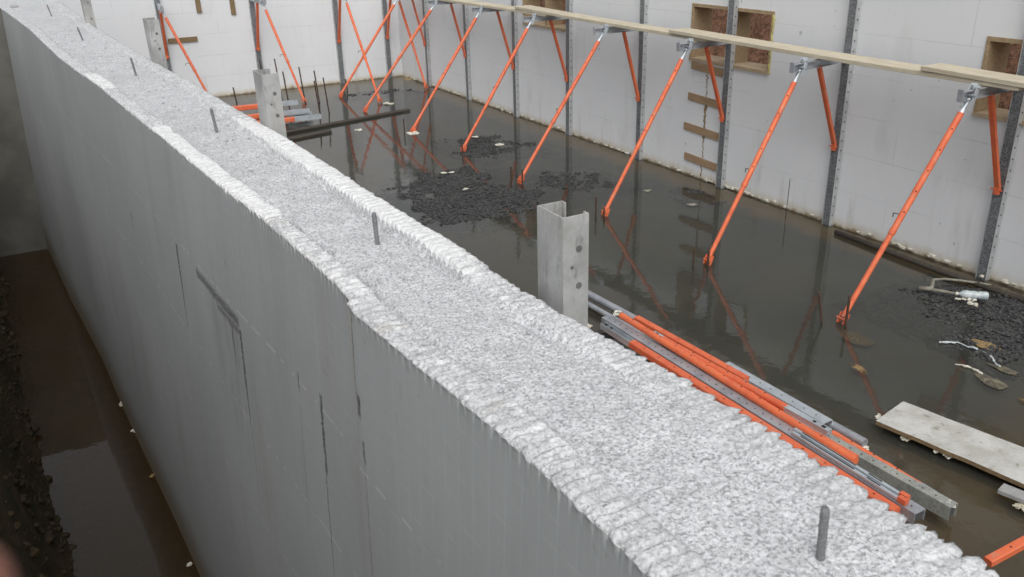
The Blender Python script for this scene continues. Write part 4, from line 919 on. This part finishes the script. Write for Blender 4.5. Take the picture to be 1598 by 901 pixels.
def sheet(poly, z, m, lab, name='film_scrap', cat='litter'):
    b = MB(); c = Vector((sum(p[0] for p in poly)/len(poly), sum(p[1] for p in poly)/len(poly), z)); n = len(poly); vs = [c+Vector((0,0,.008))]
    poly = [(poly[i][0]*(1-t)+poly[(i+1) % n][0]*t, poly[i][1]*(1-t)+poly[(i+1) % n][1]*t) for i in range(n) for t in (0,.25,.5,.75)]; n = len(poly)
    for k, f in ((0, .55), (1, 1.)):
        for p in poly: vs.append(c+(Vector((*p, z))-c)*f*(1+r6.uniform(-.16,.10))+Vector((0,0,r6.uniform(-.002,.012)*(1-k))))
    fs = [(0, 1+i, 1+(i+1) % n) for i in range(n)]+[(1+i, 1+n+i, 1+n+(i+1) % n, 1+(i+1) % n) for i in range(n)]
    b.add(vs, fs); o = b.build(name, M[m], None, loc=tuple(c)); s_ = o.modifiers.new('s', 'SOLIDIFY'); s_.thickness = .003; tag(o, lab, cat, 'litter in the water')
sheet([(5.70,3.28),(5.75,3.2),(5.76,3.08),(5.70,2.98),(5.62,3.0),(5.62,3.12),(5.66,3.2)], .004, 'film', 'muddy brown film floating between the strands and the right edge')
sheet([(5.92,3.30),(5.98,3.22),(5.98,3.08),(5.92,3.06),(5.88,3.15)], .004, 'film', 'muddy scrap of plastic floating beside the pale strand')
sheet([(5.50,4.30),(5.56,4.15),(5.52,3.98),(5.42,3.95),(5.36,4.1),(5.40,4.22)], -.012, 'ochre', 'ochre scrap just under the water at the nearest prop foot')
sheet([(5.08,3.86),(5.12,3.76),(5.06,3.66),(5.02,3.68),(5.03,3.8)], -.006, 'ochre', 'narrow ochre sliver in the open water right of the prop pile')
sheet([(6.2,3.62),(6.26,3.5),(6.22,3.36),(6.12,3.34),(6.1,3.5)], .004, 'ochre', 'reddish brown scrap beside the gravel heap at the right')
sheet([(6.50,8.28),(6.6,8.27),(6.62,8.22),(6.52,8.20)], .003, 'hose', 'pale scrap on the water behind the third prop')
sheet([(6.58,7.56),(6.68,7.54),(6.69,7.47),(6.6,7.46)], .003, 'hose', 'pale scrap on the water between the second and third props')

# ------------------------------------------------------------------ clods on the trench bank
b = MB(); r5 = random.Random(15)
for i in range(1500):
    y = r5.uniform(2.5, 10.4); e = float(np.interp(y, [3.9,4.6,5.3,6.1,7.7,9.5], [-.24,-.26,-.31,-.35,-.43,-.47])); x = e-abs(r5.gauss(0,.35)); z = float(ground_z(np.array([x]), np.array([y]))[0])
    s_ = r5.uniform(.006,.030)*(1 if r5.random() < .9 else 1.8); b.blob((x, y, z+s_*.1), s_, 0 if r5.random() < .985 or s_ > .02 else 1, (1,1,.6), .3, r5, 5, 8)
tag(b.build('soil_clods', [M['soil'], M['concrete']], None, loc=(-.4,6,0), smooth=True), 'loose clods and pebbles on the steep bank of the trench', 'soil', None, 'stuff')
b = MB()
for i in range(2600):
    y = r5.uniform(2.5, 9.8); e = float(np.interp(y, [3.9,4.6,5.3,6.1,7.7,9.5], [-.24,-.26,-.31,-.35,-.43,-.47])); x = e-.03-abs(r5.gauss(0,.4)); z = float(ground_z(np.array([x]), np.array([y]))[0])
    a = r5.uniform(0, 6.28); L = r5.uniform(.02,.07); wd = .0025; dx, dy = math.cos(a), math.sin(a)
    b.add([(x-dy*wd,y+dx*wd,z),(x+dy*wd,y-dx*wd,z),(x+dx*L,y+dy*L,z+L*.6)], [(0,1,2)])
n_ = simple('bank_grass', (.055,.06,.022), (.10,.085,.035)); tag(b.build('bank_grass', n_, None, loc=(-.5,6,0)), 'thin dead grass and roots on the trench bank', 'grass', None, 'stuff')

# ------------------------------------------------------------------ the fingertip that strays in front of the lens
def cam_pt(px, py, dist):
    d = fw + rt2*((px-799)/1353.4) + up2*((450.5-py)/1353.4); return Vector((0,0,3.2))+d*dist
tp = cam_pt(8, 868, .07); bk = tp - rt2*.028 - up2*.022 + fw*-.012
b = MB(); d = bk-tp; ts = [0,.03,.08,.16,.28,.42,.5,.6,.75,.9,1.0]; rs = [.0005,.0035,.0055,.0070,.0078,.0080,.0083,.0082,.0084,.0088,.0088]
b.path([tp+d*t for t in ts], rs, 20); f_ = thing('person', tuple(bk), 'blurred fingertip of the person taking the photo, poking into the lower left corner', 'person')
o = b.build('finger', M['skin'], f_); o.modifiers.new('sub', 'SUBSURF').levels = 1

for o in bpy.data.objects:
    if '_loc' in o: del o['_loc']
